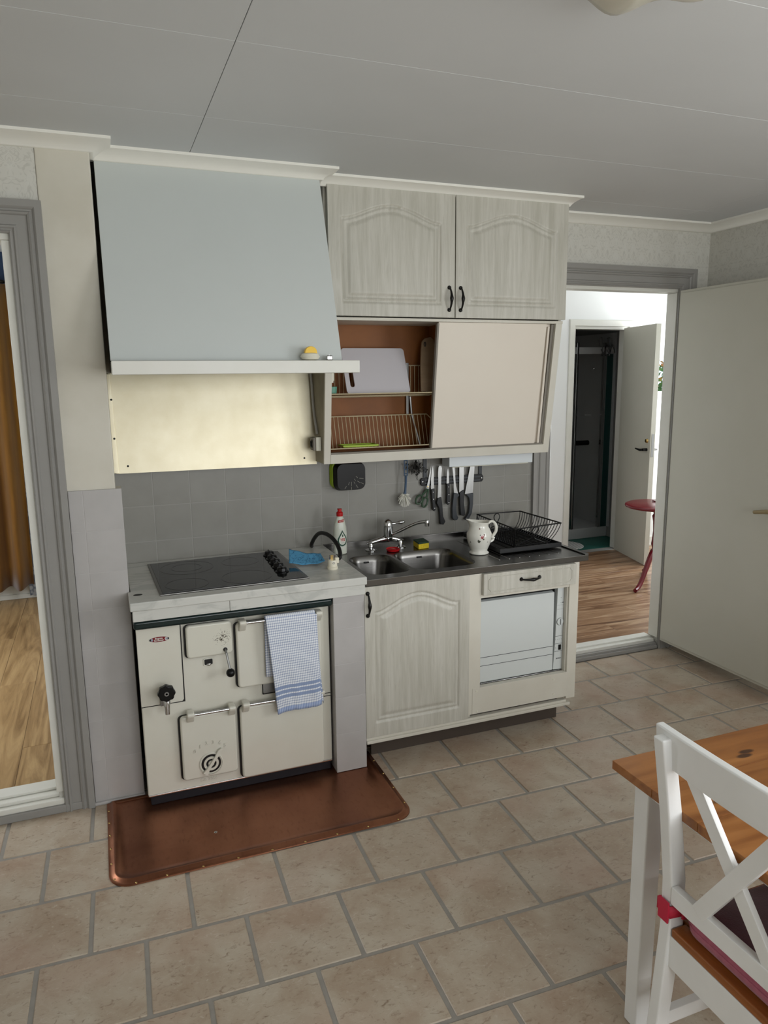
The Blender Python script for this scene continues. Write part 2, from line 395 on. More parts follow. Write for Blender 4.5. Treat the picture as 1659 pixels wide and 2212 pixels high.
class G:
    """collects shapes into one mesh, world coordinates"""
    def __init__(s): s.v = []; s.f = []; s.uv = None
    def add(s, vs, fs):
        b = len(s.v); s.v += [tuple(p) for p in vs]; s.f += [tuple(i+b for i in q) for q in fs]; return s
    def box(s, x0, x1, y0, y1, z0, z1):
        return s.add([(x0, y0, z0), (x1, y0, z0), (x1, y1, z0), (x0, y1, z0), (x0, y0, z1), (x1, y0, z1), (x1, y1, z1), (x0, y1, z1)],
                     [(0, 3, 2, 1), (4, 5, 6, 7), (0, 1, 5, 4), (1, 2, 6, 5), (2, 3, 7, 6), (3, 0, 4, 7)])
    def prism(s, poly, axis, a0, a1):
        """poly of 2D points in the plane normal to axis ('x': (y,z), 'y': (x,z), 'z': (x,y))"""
        def P(p, a):
            return {'x': (a, p[0], p[1]), 'y': (p[0], a, p[1]), 'z': (p[0], p[1], a)}[axis]
        n = len(poly)
        vs = [P(p, a0) for p in poly] + [P(p, a1) for p in poly]
        fs = [tuple(range(n)), tuple(range(2*n-1, n-1, -1))]
        fs += [(i, i+n, (i+1) % n + n, (i+1) % n) for i in range(n)]
        return s.add(vs, fs)
    def tube(s, pts, r, n=8, closed=False):
        pts = [Vector(p) for p in pts]; N = len(pts)
        rs = r if isinstance(r, (list, tuple)) else [r]*N
        vs = []; up = None
        for i, p in enumerate(pts):
            a = pts[i-1] if (i > 0 or closed) else p
            b = pts[(i+1) % N] if (i < N-1 or closed) else p
            t = (b-a).normalized()
            if up is None:
                up = t.orthogonal().normalized()
            else:
                up = (up - t*up.dot(t))
                up = up.normalized() if up.length > 1e-6 else t.orthogonal().normalized()
            w_ = t.cross(up)
            for k in range(n):
                an = 2*PI*k/n
                vs.append(p + (up*math.cos(an) + w_*math.sin(an))*rs[i])
        fs = []
        M_ = N if closed else N-1
        for i in range(M_):
            for k in range(n):
                j = (i+1) % N
                fs.append((i*n+k, i*n+(k+1) % n, j*n+(k+1) % n, j*n+k))
        if not closed:
            fs.append(tuple(range(n-1, -1, -1))); fs.append(tuple((N-1)*n+k for k in range(n)))
        return s.add(vs, fs)
    def lathe(s, prof, c, axis='z', n=24, sx=1.0, sy=1.0, caps=True):
        """prof: (radius, height along the axis from c)"""
        vs = []; fs = []
        for (r, h) in prof:
            for k in range(n):
                a = 2*PI*k/n; p, q = r*math.cos(a)*sx, r*math.sin(a)*sy
                if axis == 'z': vs.append((c[0]+p, c[1]+q, c[2]+h))
                elif axis == 'y': vs.append((c[0]+p, c[1]+h, c[2]+q))
                else: vs.append((c[0]+h, c[1]+p, c[2]+q))
        for i in range(len(prof)-1):
            for k in range(n):
                fs.append((i*n+k, i*n+(k+1) % n, (i+1)*n+(k+1) % n, (i+1)*n+k))
        if caps and prof[0][0] > 1e-6: fs.append(tuple(range(n-1, -1, -1)))
        if caps and prof[-1][0] > 1e-6: fs.append(tuple((len(prof)-1)*n+k for k in range(n)))
        return s.add(vs, fs)
    def sphere(s, c, r, n=14, m=9, sc=(1, 1, 1)):
        vs = [(c[0], c[1], c[2]+r*sc[2])]; fs = []
        for i in range(1, m):
            a = PI*i/m
            for k in range(n):
                b = 2*PI*k/n
                vs.append((c[0]+r*sc[0]*math.sin(a)*math.cos(b), c[1]+r*sc[1]*math.sin(a)*math.sin(b), c[2]+r*sc[2]*math.cos(a)))
        vs.append((c[0], c[1], c[2]-r*sc[2])); e = len(vs)-1
        for k in range(n): fs.append((0, 1+k, 1+(k+1) % n)); fs.append((e, 1+(m-2)*n+(k+1) % n, 1+(m-2)*n+k))
        for i in range(m-2):
            for k in range(n):
                fs.append((1+i*n+k, 1+(i+1)*n+k, 1+(i+1)*n+(k+1) % n, 1+i*n+(k+1) % n))
        return s.add(vs, fs)
    def loft(s, loops, cap0=False, cap1=False):
        n = len(loops[0]); vs = [p for L in loops for p in L]; fs = []
        for i in range(len(loops)-1):
            for k in range(n): fs.append((i*n+k, i*n+(k+1) % n, (i+1)*n+(k+1) % n, (i+1)*n+k))
        if cap0: fs.append(tuple(range(n-1, -1, -1)))
        if cap1: fs.append(tuple((len(loops)-1)*n+k for k in range(n)))
        return s.add(vs, fs)
    def sheet(s, rows):
        b = len(s.v); n = len(rows[0])
        fs = [(i*n+k, i*n+k+1, (i+1)*n+k+1, (i+1)*n+k) for i in range(len(rows)-1) for k in range(n-1)]
        return s.add([p for r_ in rows for p in r_], fs)
    def rot(s, c, axis, ang, start=0):
        R = Matrix.Rotation(ang, 3, axis); c = Vector(c)
        s.v[start:] = [tuple(R @ (Vector(p)-c) + c) for p in s.v[start:]]
        return s
    def build(s, name, material, parent=None, bev=0.0, seg=2, smooth=True, ang=35, solid=0.0, uvs=None, origin=None):
        me = bpy.data.meshes.new(name)
        if parent is not None: o_ = ORG[parent.name]
        elif origin is not None: o_ = Vector(origin)
        else:
            xs, ys, zs = zip(*s.v)
            o_ = Vector(((min(xs)+max(xs))/2, (min(ys)+max(ys))/2, min(zs)))
        me.from_pydata([tuple(Vector(p)-o_) for p in s.v], [], s.f)
        if uvs is not None:
            L = me.uv_layers.new(name='UVMap')
            for lp in me.loops: L.data[lp.index].uv = uvs[lp.vertex_index]
        bm = bmesh.new(); bm.from_mesh(me)
        bmesh.ops.recalc_face_normals(bm, faces=bm.faces[:])
        if bev > 0:
            es = [e for e in bm.edges if len(e.link_faces) == 2 and e.calc_face_angle(0) > math.radians(40)]
            bmesh.ops.bevel(bm, geom=es, offset=bev, segments=seg, profile=0.5, affect='EDGES', clamp_overlap=True)
        bm.to_mesh(me); bm.free()
        if smooth:
            me.polygons.foreach_set('use_smooth', [True]*len(me.polygons))
            me.set_sharp_from_angle(angle=math.radians(ang))
        me.materials.append(MAT[material] if isinstance(material, str) else material)
        o = bpy.data.objects.new(name, me); COL.objects.link(o)
        if parent is not None:
            o.parent = parent
            ORG[o.name] = ORG[parent.name]
        else:
            o.location = o_; ORG[o.name] = o_
        if bev > 0 and smooth:
            md = o.modifiers.new('weighted', 'WEIGHTED_NORMAL'); md.keep_sharp = True; md.weight = 100
        if solid:
            md = o.modifiers.new('thickness', 'SOLIDIFY'); md.thickness = solid; md.offset = 0
        return o

def piece(name, mesh, loc, parent, rotz=0.0):
    """a repeated piece that shares its mesh"""
    o = bpy.data.objects.new(name, mesh); COL.objects.link(o)
    o.parent = parent; o.location = Vector(loc) - ORG[parent.name]; o.rotation_euler = (0, 0, rotz)
    return o

def mesh_of(g, name, material, bev=0.0, seg=1):
    o = g.build(name, material, None, bev, seg, origin=(0, 0, 0)); me = o.data
    bpy.data.objects.remove(o); return me

def text(name, body, size, pos, material, parent, depth=0.0006, facing='-y', align='CENTER', shear=0.0, rot=0.0, sx=1.0, bold=0.0):
    cu = bpy.data.curves.new('t', 'FONT'); cu.body = body; cu.size = size; cu.extrude = depth; cu.align_x = align; cu.align_y = 'CENTER'
    cu.shear = shear; cu.offset = bold; cu.resolution_u = 3
    ob = bpy.data.objects.new('t', cu); COL.objects.link(ob)
    dg = bpy.context.evaluated_depsgraph_get()
    me = bpy.data.meshes.new_from_object(ob.evaluated_get(dg))
    COL.objects.unlink(ob); bpy.data.objects.remove(ob); bpy.data.curves.remove(cu)
    vs = []
    for v in me.vertices:
        x, y, z = v.co; x *= sx
        x, y = x*math.cos(rot)-y*math.sin(rot), x*math.sin(rot)+y*math.cos(rot)
        vs.append((pos[0]+x, pos[1]-z, pos[2]+y))
    fs = [tuple(p.vertices) for p in me.polygons]; bpy.data.meshes.remove(me)
    g = G(); g.add(vs, fs)
    return g.build(name, material, parent, smooth=False)

def struct(o, label, cat): return tag(o, label, cat, kind='structure')

def cove(name, path, zc, label, out=0.068, down=0.040, ends=(True, True)):
    prof = [(out, 0.0), (out, 0.009), (out-0.006, 0.011), (out*0.72, 0.0145), (out*0.48, 0.022), (out*0.28, 0.031), (out*0.20, down-0.002), (out*0.16, down), (0.0, down), (0.0, 0.0)]
    P = [Vector(p) for p in path]; N = len(P); loops = []
    for i in range(N):
        d1 = (P[i]-P[i-1]).normalized() if i > 0 else None
        d2 = (P[i+1]-P[i]).normalized() if i < N-1 else None
        n1 = Vector((d1.y, -d1.x)) if d1 else None
        n2 = Vector((d2.y, -d2.x)) if d2 else None
        if n1 is None: nm = n2
        elif n2 is None: nm = n1
        else:
            nm = (n1+n2); nm = nm / (1 + n1.dot(n2))
        loops.append([(P[i].x+nm.x*o, P[i].y+nm.y*o, zc-d) for (o, d) in prof])
    g = G().loft(loops, ends[0], ends[1])
    return struct(g.build(name, 'cove', None, ang=50), label, 'moulding')

def casing(name, xl, xr, z0, zt, y, prof, material, label, sides='lr'):
    loops = []
    def at(x, z): return [(x, y, z)]
    n = len(prof)
    path = []
    if 'r' in sides: path.append(lambda u: (xr+u, z0))
    path.append(lambda u: (xr+u, zt+u)); path.append(lambda u: (xl-u, zt+u))
    if 'l' in sides: path.append(lambda u: (xl-u, z0))
    for fn in path:
        loops.append([(fn(u)[0], y-d, fn(u)[1]) for (u, d) in prof])
    g = G().loft(loops, True, True)
    return struct(g.build(name, material, None, ang=25), label, 'door frame')

CASE = [(0, 0), (0, .016), (.005, .021), (.010, .017), (.013, .017), (.018, .022), (.023, .022), (.027, .016), (.056, .016),
        (.060, .022), (.066, .025), (.070, .019), (.075, .019), (.079, .025), (.083, .028), (.104, .028), (.104, 0)]

# ================================================================== STRUCTURE
ZC = 2.355
X0, X1, Y0, Y1 = -1.30, 3.27, -4.60, 0.03
YL = -0.436            # face of the wall with the left doorway

# ---- kitchen floor: grout bed with separate tiles
fl = G().box(X0, X1, Y0, 0.14, -0.08, -0.003).build('floor', 'grout', None, smooth=False)
struct(fl, 'beige stone-look tile floor of the kitchen with grey joints', 'floor')
def clip(poly, x0, x1, y0, y1):
    for ax, lim, sg in ((0, x0, 1), (0, x1, -1), (1, y0, 1), (1, y1, -1)):
        out = []
        for i in range(len(poly)):
            a, b = poly[i-1], poly[i]
            ia, ib = (a[ax]-lim)*sg >= 0, (b[ax]-lim)*sg >= 0
            if ia != ib:
                t = (lim-a[ax])/(b[ax]-a[ax]); out.append((a[0]+(b[0]-a[0])*t, a[1]+(b[1]-a[1])*t))
            if ib: out.append(b)
        poly = out
        if len(poly) < 3: return []
    return poly
TW, TH, JX, JY = 0.2717, 0.259, 0.2847, 0.2722
ROTF = math.radians(-1.45)
full_tile = mesh_of(G().box(-TW/2, TW/2, -TH/2, TH/2, -0.006, 0.0), 'floor_tile', 'floor_tile', 0.0022, 1)
cr, sr = math.cos(ROTF), math.sin(ROTF)
for j in range(-3, 15):
    yc0 = -0.683 + JY*0.5 - JY*j
    off = 0.0 if j % 2 == 0 else JX/2
    for i in range(-6, 13):
        xc0 = -0.006 + off + JX*(i+0.5)
        cx, cy = xc0*cr - (yc0+0.0)*sr*0 , yc0 + xc0*sr
        if cy < -3.9: continue
        corners = []
        for dx, dy in ((-TW/2, -TH/2), (TW/2, -TH/2), (TW/2, TH/2), (-TW/2, TH/2)):
            corners.append((cx+dx*cr-dy*sr, cy+dx*sr+dy*cr))
        cl = clip(corners, X0+0.004, X1-0.004, Y0+0.004, 0.018)
        if not cl: continue
        if cx < 0.17 and cy > YL:      # under the wall beside the stove
            cl = clip(corners, X0+0.004, X1, Y0, YL-0.016)
            if not cl: continue
        whole = len(cl) == 4 and all(abs(p[0]-q[0])+abs(p[1]-q[1]) < 1e-6 for p in cl for q in [min(corners, key=lambda c_: (c_[0]-p[0])**2+(c_[1]-p[1])**2)])
        if whole:
            piece('floor_tile', full_tile, (cx, cy, 0.0), fl, ROTF)
        else:
            G().prism(cl, 'z', -0.006, 0.0).build('floor_tile', 'floor_tile', fl, 0.0022, 1)

# ---- ceiling boards
ce = G().box(X0-0.1, X1+0.1, Y0-0.1, 0.13, ZC+0.006, ZC+0.09).build('ceiling', 'slab', None, smooth=False)
struct(ce, 'pale grey painted board ceiling of the kitchen with thin joints', 'ceiling')
yj = [Y0, -3.48, -2.94, -2.40, -1.86, -1.32, -0.78, -0.24, 0.03]
xj = [X0, 0.492, 2.93, X1]
for a, b in zip(yj[:-1], yj[1:]):
    for c, d in zip(xj[:-1], xj[1:]):
        G().box(c+0.0009, d-0.0009, a+0.0004, b-0.0004, ZC, ZC+0.006).build('ceiling_board', 'ceiling', ce, 0.0008, 1)

# ---- wall with the left doorway (paint beside the stove, wallpaper above the frame)
g = G().box(-1.40, -0.902, YL, -0.336, 0, ZC+0.006).box(-0.902, -0.118, YL, -0.336, 2.052, ZC+0.006).box(-0.118, -0.004, YL, -0.336, 0, ZC+0.006)
struct(g.build('wall_left', 'wallpaper', None, smooth=False), 'pale floral wallpaper wall around the left doorway', 'wall')
g = G().box(-0.004, 0.163, YL-0.004, 0.0, 0.0, ZC+0.006)
struct(g.build('wall_chimney', 'cream_wall', None, 0.006, 2), 'cream painted chimney wall strip left of the range hood', 'wall')
# ---- back wall: niche of the stove, sink wall, doorway wall
g = G().box(0.163, 1.05, 0.0, 0.13, 0, ZC+0.006)
struct(g.build('wall_niche', 'beige_wall', None, smooth=False), 'beige wall at the back of the stove niche', 'wall')
g = G().box(1.05, 2.278, 0.03, 0.10, 0, ZC+0.006).box(2.278, 3.076, 0.03, 0.10, 2.032, ZC+0.10).box(3.076, 3.37, 0.03, 0.10, 0, ZC+0.10)
struct(g.build('wall_back', 'wallpaper', None, smooth=False), 'wallpapered wall behind the sink and around the right doorway', 'wall')
struct(G().box(X1, X1+0.1, Y0-0.1, -3.95, 0, ZC+0.006).box(X1, X1+0.1, -2.35, 0.03, 0, ZC+0.006).box(X1, X1+0.1, -3.95, -2.35, 0, 0.85).box(X1, X1+0.1, -3.95, -2.35, 2.12, ZC+0.006).build('wall_right', 'wallpaper', None, smooth=False), 'wallpapered side wall behind the open white door', 'wall')
g = G().box(X0-0.1, 0.25, Y0-0.12, Y0, 0, ZC).box(2.65, X1+0.1, Y0-0.12, Y0, 0, ZC).box(0.25, 2.65, Y0-0.12, Y0, 0, 0.85).box(0.25, 2.65, Y0-0.12, Y0, 2.12, ZC)
struct(g.build('wall_front', 'wallpaper', None, smooth=False), 'wallpapered wall with the wide kitchen window', 'wall')
struct(G().box(X0-0.1, X0, Y0-0.12, YL, 0, ZC).build('wall_side', 'wallpaper', None, smooth=False), 'wallpapered wall left of the camera', 'wall')
wn = thing('window_1', (1.45, Y0-0.06, 0.85), 'wide white kitchen window facing the stove', 'window', kind='structure')
g = G()
for (a, b) in ((0.25, 0.31), (1.42, 1.48), (2.59, 2.65)): g.box(a, b, Y0-0.10, Y0-0.03, 0.85, 2.12)
g.box(0.25, 2.65, Y0-0.10, Y0-0.03, 0.85, 0.91).box(0.25, 2.65, Y0-0.10, Y0-0.03, 2.06, 2.12)
g.build('window_frame', 'white', wn, 0.004)
G().box(0.31, 1.42, Y0-0.07, Y0-0.064, 0.91, 2.06).build('pane', 'pane', wn, smooth=False)
G().box(1.48, 2.59, Y0-0.07, Y0-0.064, 0.91, 2.06).build('pane', 'pane', wn, smooth=False)
G().box(0.20, 2.70, Y0-0.02, Y0+0.06, 0.82, 0.85).build('window_sill', 'white', wn, 0.004)

wn = thing('window_5', (X1+0.05, -3.15, 0.85), 'white kitchen window beside the dining table', 'window', kind='structure')
g = G().box(X1+0.03, X1+0.09, -3.95, -3.89, 0.85, 2.12).box(X1+0.03, X1+0.09, -2.41, -2.35, 0.85, 2.12).box(X1+0.03, X1+0.09, -3.95, -2.35, 0.85, 0.91).box(X1+0.03, X1+0.09, -3.95, -2.35, 2.06, 2.12)
g.build('window_frame', 'white', wn, 0.004)
G().box(X1+0.06, X1+0.066, -3.89, -2.41, 0.91, 2.06).build('pane', 'pane', wn, smooth=False)
G().box(X1-0.05, X1+0.02, -4.0, -2.30, 0.82, 0.85).build('window_sill', 'white', wn, 0.004)

# ---- wall tiles: stove niche
def wall_tiles(parent, xs, zs, y, mname, t=0.008, gap=0.0035, nm='wall_tile'):
    for z0, z1 in zip(zs[:-1], zs[1:]):
        for x0, x1 in zip(xs[:-1], xs[1:]):
            G().box(x0+gap/2, x1-gap/2, y, y+t, z0+gap/2, z1-gap/2).build(nm, mname, parent, 0.0014, 2)
MAT['strip_joint'] = mat('pillar_tile_joint', (184, 181, 179), None, 0.36)
tl = G().box(0.163, 1.05, -0.0070, 0.0, 0.74, 1.2045).build('wall_tiling', 'tile_joint', None, smooth=False)
struct(tl, 'grey painted square tiles on the wall behind the ceramic hob', 'tiles')
wall_tiles(tl, [0.164, 0.3145, 0.4655, 0.617, 0.768, 0.919, 1.0495], [0.752, 0.903, 1.0545, 1.204], -0.008, 'shaded_tile_paint')
tl = G().box(1.052, 2.19, 0.0231, 0.03, 0.70, 1.36).build('wall_tiling', 'tile_joint', None, smooth=False)
struct(tl, 'grey painted square tiles on the wall above the sink', 'tiles')
wall_tiles(tl, [1.053, 1.189, 1.328, 1.467, 1.606, 1.745, 1.884, 2.023, 2.162, 2.189], [0.80, 0.94, 1.077, 1.214, 1.352], 0.022, 'shaded_tile_paint')
# ---- tiled strip left of the stove, tiled pillar right of it
ts = G().box(0.0055, 0.1815, -0.4510, -0.38, 0.012, 1.1975).build('tiled_strip', 'strip_joint', None, smooth=False)
struct(ts, 'low tiled strip between the left door frame and the stove', 'tiles')
zz = [0.013, 0.18, 0.334, 0.474, 0.617, 0.762, 0.898, 1.051, 1.198]
wall_tiles(ts, [0.005, 0.052, 0.182], zz, -0.452, 'strip_tile', 0.012, 0.0022)
G().box(-0.002, 0.184, -0.462, -0.44, 0.0, 0.013).build('base_bead', 'strip_tile', ts, 0.004)
tp = G().box(0.9165, 1.0435, -0.5870, -0.03, 0.006, 0.742).build('tiled_pillar', 'strip_joint', None, smooth=False)
struct(tp, 'narrow grey tiled pillar between the stove and the sink cabinet', 'tiles')
wall_tiles(tp, [0.916, 1.044], [0.006, 0.17, 0.325, 0.465, 0.61, 0.715, 0.742], -0.588, 'strip_tile', 0.012, 0.0022)

# ---- door frames, thresholds
casing('trim_1', -0.902, -0.10, 0.0, 2.046, YL-0.004, CASE, 'casing', 'grey moulded frame of the left doorway')
g = G().box(-0.125, -0.098, YL-0.010, -0.33, 0.0785, 2.026).box(-0.905, -0.88, YL-0.010, -0.33, 0.0785, 2.026).box(-0.905, -0.098, YL-0.010, -0.33, 2.0262, 2.052)
struct(g.build('trim_2', 'white', None, 0.003), 'white lining inside the left doorway', 'door frame')
g = G().box(-0.90, -0.098, -0.452, -0.33, 0.030, 0.052).box(-0.90, -0.098, -0.430, -0.33, 0.052, 0.066).box(-0.90, -0.098, -0.400, -0.335, 0.066, 0.078)
th = struct(g.build('threshold', 'white', None, 0.005), 'white stepped threshold of the left doorway', 'threshold')
G().box(-0.90, -0.02, -0.460, -0.434, 0.0, 0.031).build('kick_strip', 'casing', th, 0.005)
casing('trim_3', 2.287, 3.068, 0.0, 2.020, Y1, CASE, 'casing', 'grey moulded frame of the right doorway')
g = G().box(3.063, 3.078, Y1-0.004, 0.102, 0.0625, 2.003).box(2.276, 2.292, Y1-0.004, 0.102, 0.0625, 2.003).box(2.276, 3.078, Y1-0.004, 0.102, 2.0032, 2.034)
struct(g.build('trim_4', 'white', None, 0.003), 'white lining inside the right doorway', 'door frame')
g = G().box(2.28, 3.065, 0.030, 0.062, 0.0, 0.034).box(2.28, 3.065, 0.020, 0.045, 0.0, 0.022)
th = struct(g.build('threshold', 'casing', None, 0.004), 'grey and white stepped threshold of the right doorway', 'threshold')
G().box(2.28, 3.065, 0.050, 0.085, 0.0, 0.052).build('white_step', 'white', th, 0.004)
G().box(2.28, 3.065, 0.080, 0.136, 0.0, 0.062).build('sill', 'white', th, 0.004)

# ---- coving
cove('trim_5', [(X0, YL), (0.163, YL), (0.163, -0.335)], ZC, 'white coving above the left doorway wall')
cove('trim_6', [(0.164, -0.345), (0.978, -0.345), (0.978, -0.262)], ZC, 'white coving along the top of the range hood', 0.060)
cove('trim_7', [(1.000, -0.264), (2.150, -0.264), (2.150, 0.03)], ZC, 'white coving along the top of the wall cupboard', 0.052)
cove('trim_8', [(2.152, 0.03), (X1, 0.03), (X1, Y0)], ZC, 'white coving above the right doorway and side wall', 0.075)

# ---- open kitchen door
D = thing('door_1', (3.045, -0.42, 0.07), 'flush cream door standing open beside the right doorway', 'door', kind='structure')
G().box(3.039, 3.079, -0.815, -0.022, 0.07, 2.008).build('leaf', 'door_paint', D, 0.003)
G().box(3.034, 3.040, -0.803, -0.034, 0.086, 1.994).build('face_sheet', 'door_paint', D, 0.0015)
h = G().lathe([(0.024, 0), (0.024, -0.006), (0.011, -0.008), (0.010, -0.05), (0, -0.05)], (3.034, -0.752, 0.945), 'x', 20).build('handle', 'brass_dull', D)
G().tube([(2.988, -0.752, 0.945), (2.986, -0.74, 0.944), (2.985, -0.70, 0.938), (2.986, -0.648, 0.928)], [0.010, 0.011, 0.010, 0.009], 12).build('lever', 'brass_dull', h)

# ================================================================== HALL behind the right doorway
HX0, HX1, HY1, HZ = 2.2, 5.30, 1.99, 0.045
MAT['hall_back'] = mat('hall_plaster', (226, 229, 231), None, 0.55)
fh = struct(G().box(HX0-0.1, HX1+0.1, 0.13, HY1+0.1, -0.04, HZ-0.004).build('floor', 'slab', None, smooth=False), 'brown laminate floor of the hall seen through the right doorway', 'floor')
hp = mesh_of(G().box(-0.60, 0.60, -0.0615, 0.0615, -0.006, 0.0), 'hall_plank', 'hall_plank', 0.001, 1)
for j in range(15):
    y = 0.196 + 0.1235*j; off = (j*0.43) % 1.2
    for i in range(4):
        xa = HX0 - off + 1.201*i
        a, b = max(xa, HX0), min(xa+1.2, HX1)
        if b-a < 0.02: continue
        if b-a > 1.19: piece('plank', hp, (xa+0.6, y, HZ), fh)
        else: G().box(a, b, y-0.0615, y+0.0615, HZ-0.006, HZ).build('plank', 'hall_plank', fh, 0.001, 1)
BX0, BX1 = 3.812, 4.355
g = G().box(HX0, BX0, HY1, HY1+0.1, 0, 2.45).box(BX0, BX1, HY1, HY1+0.1, 1.968, 2.45)
g.box(BX1, 4.60, HY1, HY1+0.1, 0, 2.45).box(5.10, HX1, HY1, HY1+0.1, 0, 2.45).box(4.60, 5.10, HY1, HY1+0.1, 0, 1.40).box(4.60, 5.10, HY1, HY1+0.1, 1.72, 2.45)
struct(g.build('wall_hall_back', 'hall_wall', None, smooth=False), 'bright white hall wall around the bathroom doorway', 'wall')
g = G().box(HX1, HX1+0.1, 0.03, 0.35, 0, 2.45).box(HX1, HX1+0.1, 1.75, HY1+0.1, 0, 2.45).box(HX1, HX1+0.1, 0.35, 1.75, 0, 0.75).box(HX1, HX1+0.1, 0.35, 1.75, 2.15, 2.45)
struct(g.build('wall_hall_right', 'hall_wall', None, smooth=False), 'white hall wall with the daylight window', 'wall')
struct(G().box(HX0-0.1, HX0, 0.13, HY1+0.1, 0, 2.45).box(3.37, HX1, 0.03, 0.10, 0, 2.45).box(HX0, 3.37, 0.06, 0.10, ZC+0.10, 2.45).build('wall_hall_left', 'hall_wall', None, smooth=False), 'white hall walls beside the kitchen doorway', 'wall')
struct(G().box(HX0-0.1, HX1+0.1, 0.10, HY1+0.1, 2.45, 2.5).build('ceiling', 'hall_wall', None, smooth=False), 'white ceiling of the hall', 'ceiling')
FLAT = [(0, 0), (0, .012), (.004, .016), (.048, .016), (.052, .012), (.052, 0)]
casing('trim_9', BX0, BX1, HZ, 1.968, HY1, FLAT, 'white', 'white frame of the bathroom doorway')
g = G().box(BX0-0.002, BX0+0.014, HY1+0.002, HY1+0.1, HZ, 1.945).box(BX1-0.014, BX1+0.002, HY1+0.002, HY1+0.1, HZ, 1.945).box(BX0, BX1, HY1+0.002, HY1+0.1, 1.9452, 1.97)
struct(g.build('trim_10', 'white', None, 0.002), 'white lining inside the bathroom doorway', 'door frame')
g = G().box(4.36, HX1, HY1-0.014, HY1, HZ, HZ+0.085).box(4.36, HX1, HY1-0.018, HY1, HZ, HZ+0.02)
struct(g.build('baseboard_hall', 'white', None, 0.003), 'white baseboard in the hall behind the red table', 'baseboard')
wn = thing('window_2', (4.85, HY1, 1.40), 'small hall window with garden greenery outside', 'window', kind='structure')
g = G().box(4.60, 4.63, HY1+0.0, HY1+0.05, 1.40, 1.72).box(5.06, 5.10, HY1, HY1+0.05, 1.40, 1.72).box(4.60, 5.10, HY1, HY1+0.05, 1.40, 1.425).box(4.60, 5.10, HY1, HY1+0.05, 1.695, 1.72)
g.build('window_frame', 'white', wn, 0.003)
G().box(4.63, 5.06, HY1+0.02, HY1+0.024, 1.425, 1.695).build('pane', 'pane', wn, smooth=False)
G().box(4.56, 5.14, HY1-0.03, HY1+0.0, 1.375, 1.40).build('window_sill', 'white', wn, 0.003)
wn = thing('window_3', (HX1+0.05, 1.05, 0.75), 'tall hall window beside the kitchen doorway', 'window', kind='structure')
g = G().box(HX1+0.03, HX1+0.08, 0.35, 0.41, 0.75, 2.15).box(HX1+0.03, HX1+0.08, 1.69, 1.75, 0.75, 2.15).box(HX1+0.03, HX1+0.08, 0.35, 1.75, 0.75, 0.81).box(HX1+0.03, HX1+0.08, 0.35, 1.75, 2.09, 2.15)
g.build('window_frame', 'white', wn, 0.003)
G().box(HX1+0.05, HX1+0.054, 0.41, 1.69, 0.81, 2.09).build('pane', 'pane', wn, smooth=False)

# bathroom door leaf, swung into the hall
hx, hy = 4.292, HY1-0.020
ang = math.atan2(-(4.279-4.138), (1.99-1.446))   # leaf direction
D = thing('door_2', (hx, hy, HZ), 'narrow cream bathroom door standing open in the hall', 'door', kind='structure')
dv = Vector((-0.245, -0.9695)); nv = Vector((0.9695, -0.245))
def leafbox(g, a, b, t0, t1, z0, z1):
    P = [(hx+dv.x*s_+nv.x*t, hy+dv.y*s_+nv.y*t) for s_, t in ((a, t0), (b, t0), (b, t1), (a, t1))]
    return g.prism(P, 'z', z0, z1)
leafbox(G(), 0.0, 0.565, 0.0, 0.040, HZ+0.008, 1.955).build('leaf', 'door_paint', D, 0.002)
leafbox(G(), 0.5645, 0.567, 0.010, 0.030, 0.93, 1.11).build('lock_plate', 'grey_metal', D)
def lp(s_, t, z): return (hx+dv.x*s_+nv.x*t, hy+dv.y*s_+nv.y*t, z)
h = G().tube([lp(0.515, 0.0, 0.985), lp(0.515, -0.035, 0.985)], 0.012, 12).build('handle', 'dark_iron', D)
G().tube([lp(0.515, -0.035, 0.985), lp(0.48, -0.04, 0.98), lp(0.40, -0.04, 0.985)], [0.010, 0.010, 0.006], 10).build('lever', 'dark_iron', h)
G().tube([lp(0.515, 0.0, 1.055), lp(0.515, -0.014, 1.055)], [0.018, 0.014], 14).build('lock_cylinder', 'brass', D)
G().tube([lp(0.515, 0.04, 0.985), lp(0.515, 0.08, 0.985), lp(0.44, 0.082, 0.985)], 0.008, 10).build('outer_lever', 'grey_metal', D)

# bathroom
struct(G().box(3.35, 4.64, HY1+0.1, 3.45, -0.02, HZ).build('floor', 'bath_floor', None, smooth=False), 'green bathroom floor beyond the narrow door', 'floor')
g = G().box(3.35, 3.45, HY1+0.1, 3.45, HZ, 2.4).box(4.60, 4.64, HY1+0.1, 3.45, HZ, 2.4).box(3.35, 4.64, 3.35, 3.45, HZ, 2.4)
struct(g.build('wall_bathroom', 'bath_wall', None, smooth=False), 'dark grey bathroom walls beyond the narrow door', 'wall')
struct(G().box(3.35, 4.64, HY1+0.1, 3.45, 2.4, 2.44).build('ceiling', 'bath_wall', None, smooth=False), 'dark bathroom ceiling', 'ceiling')

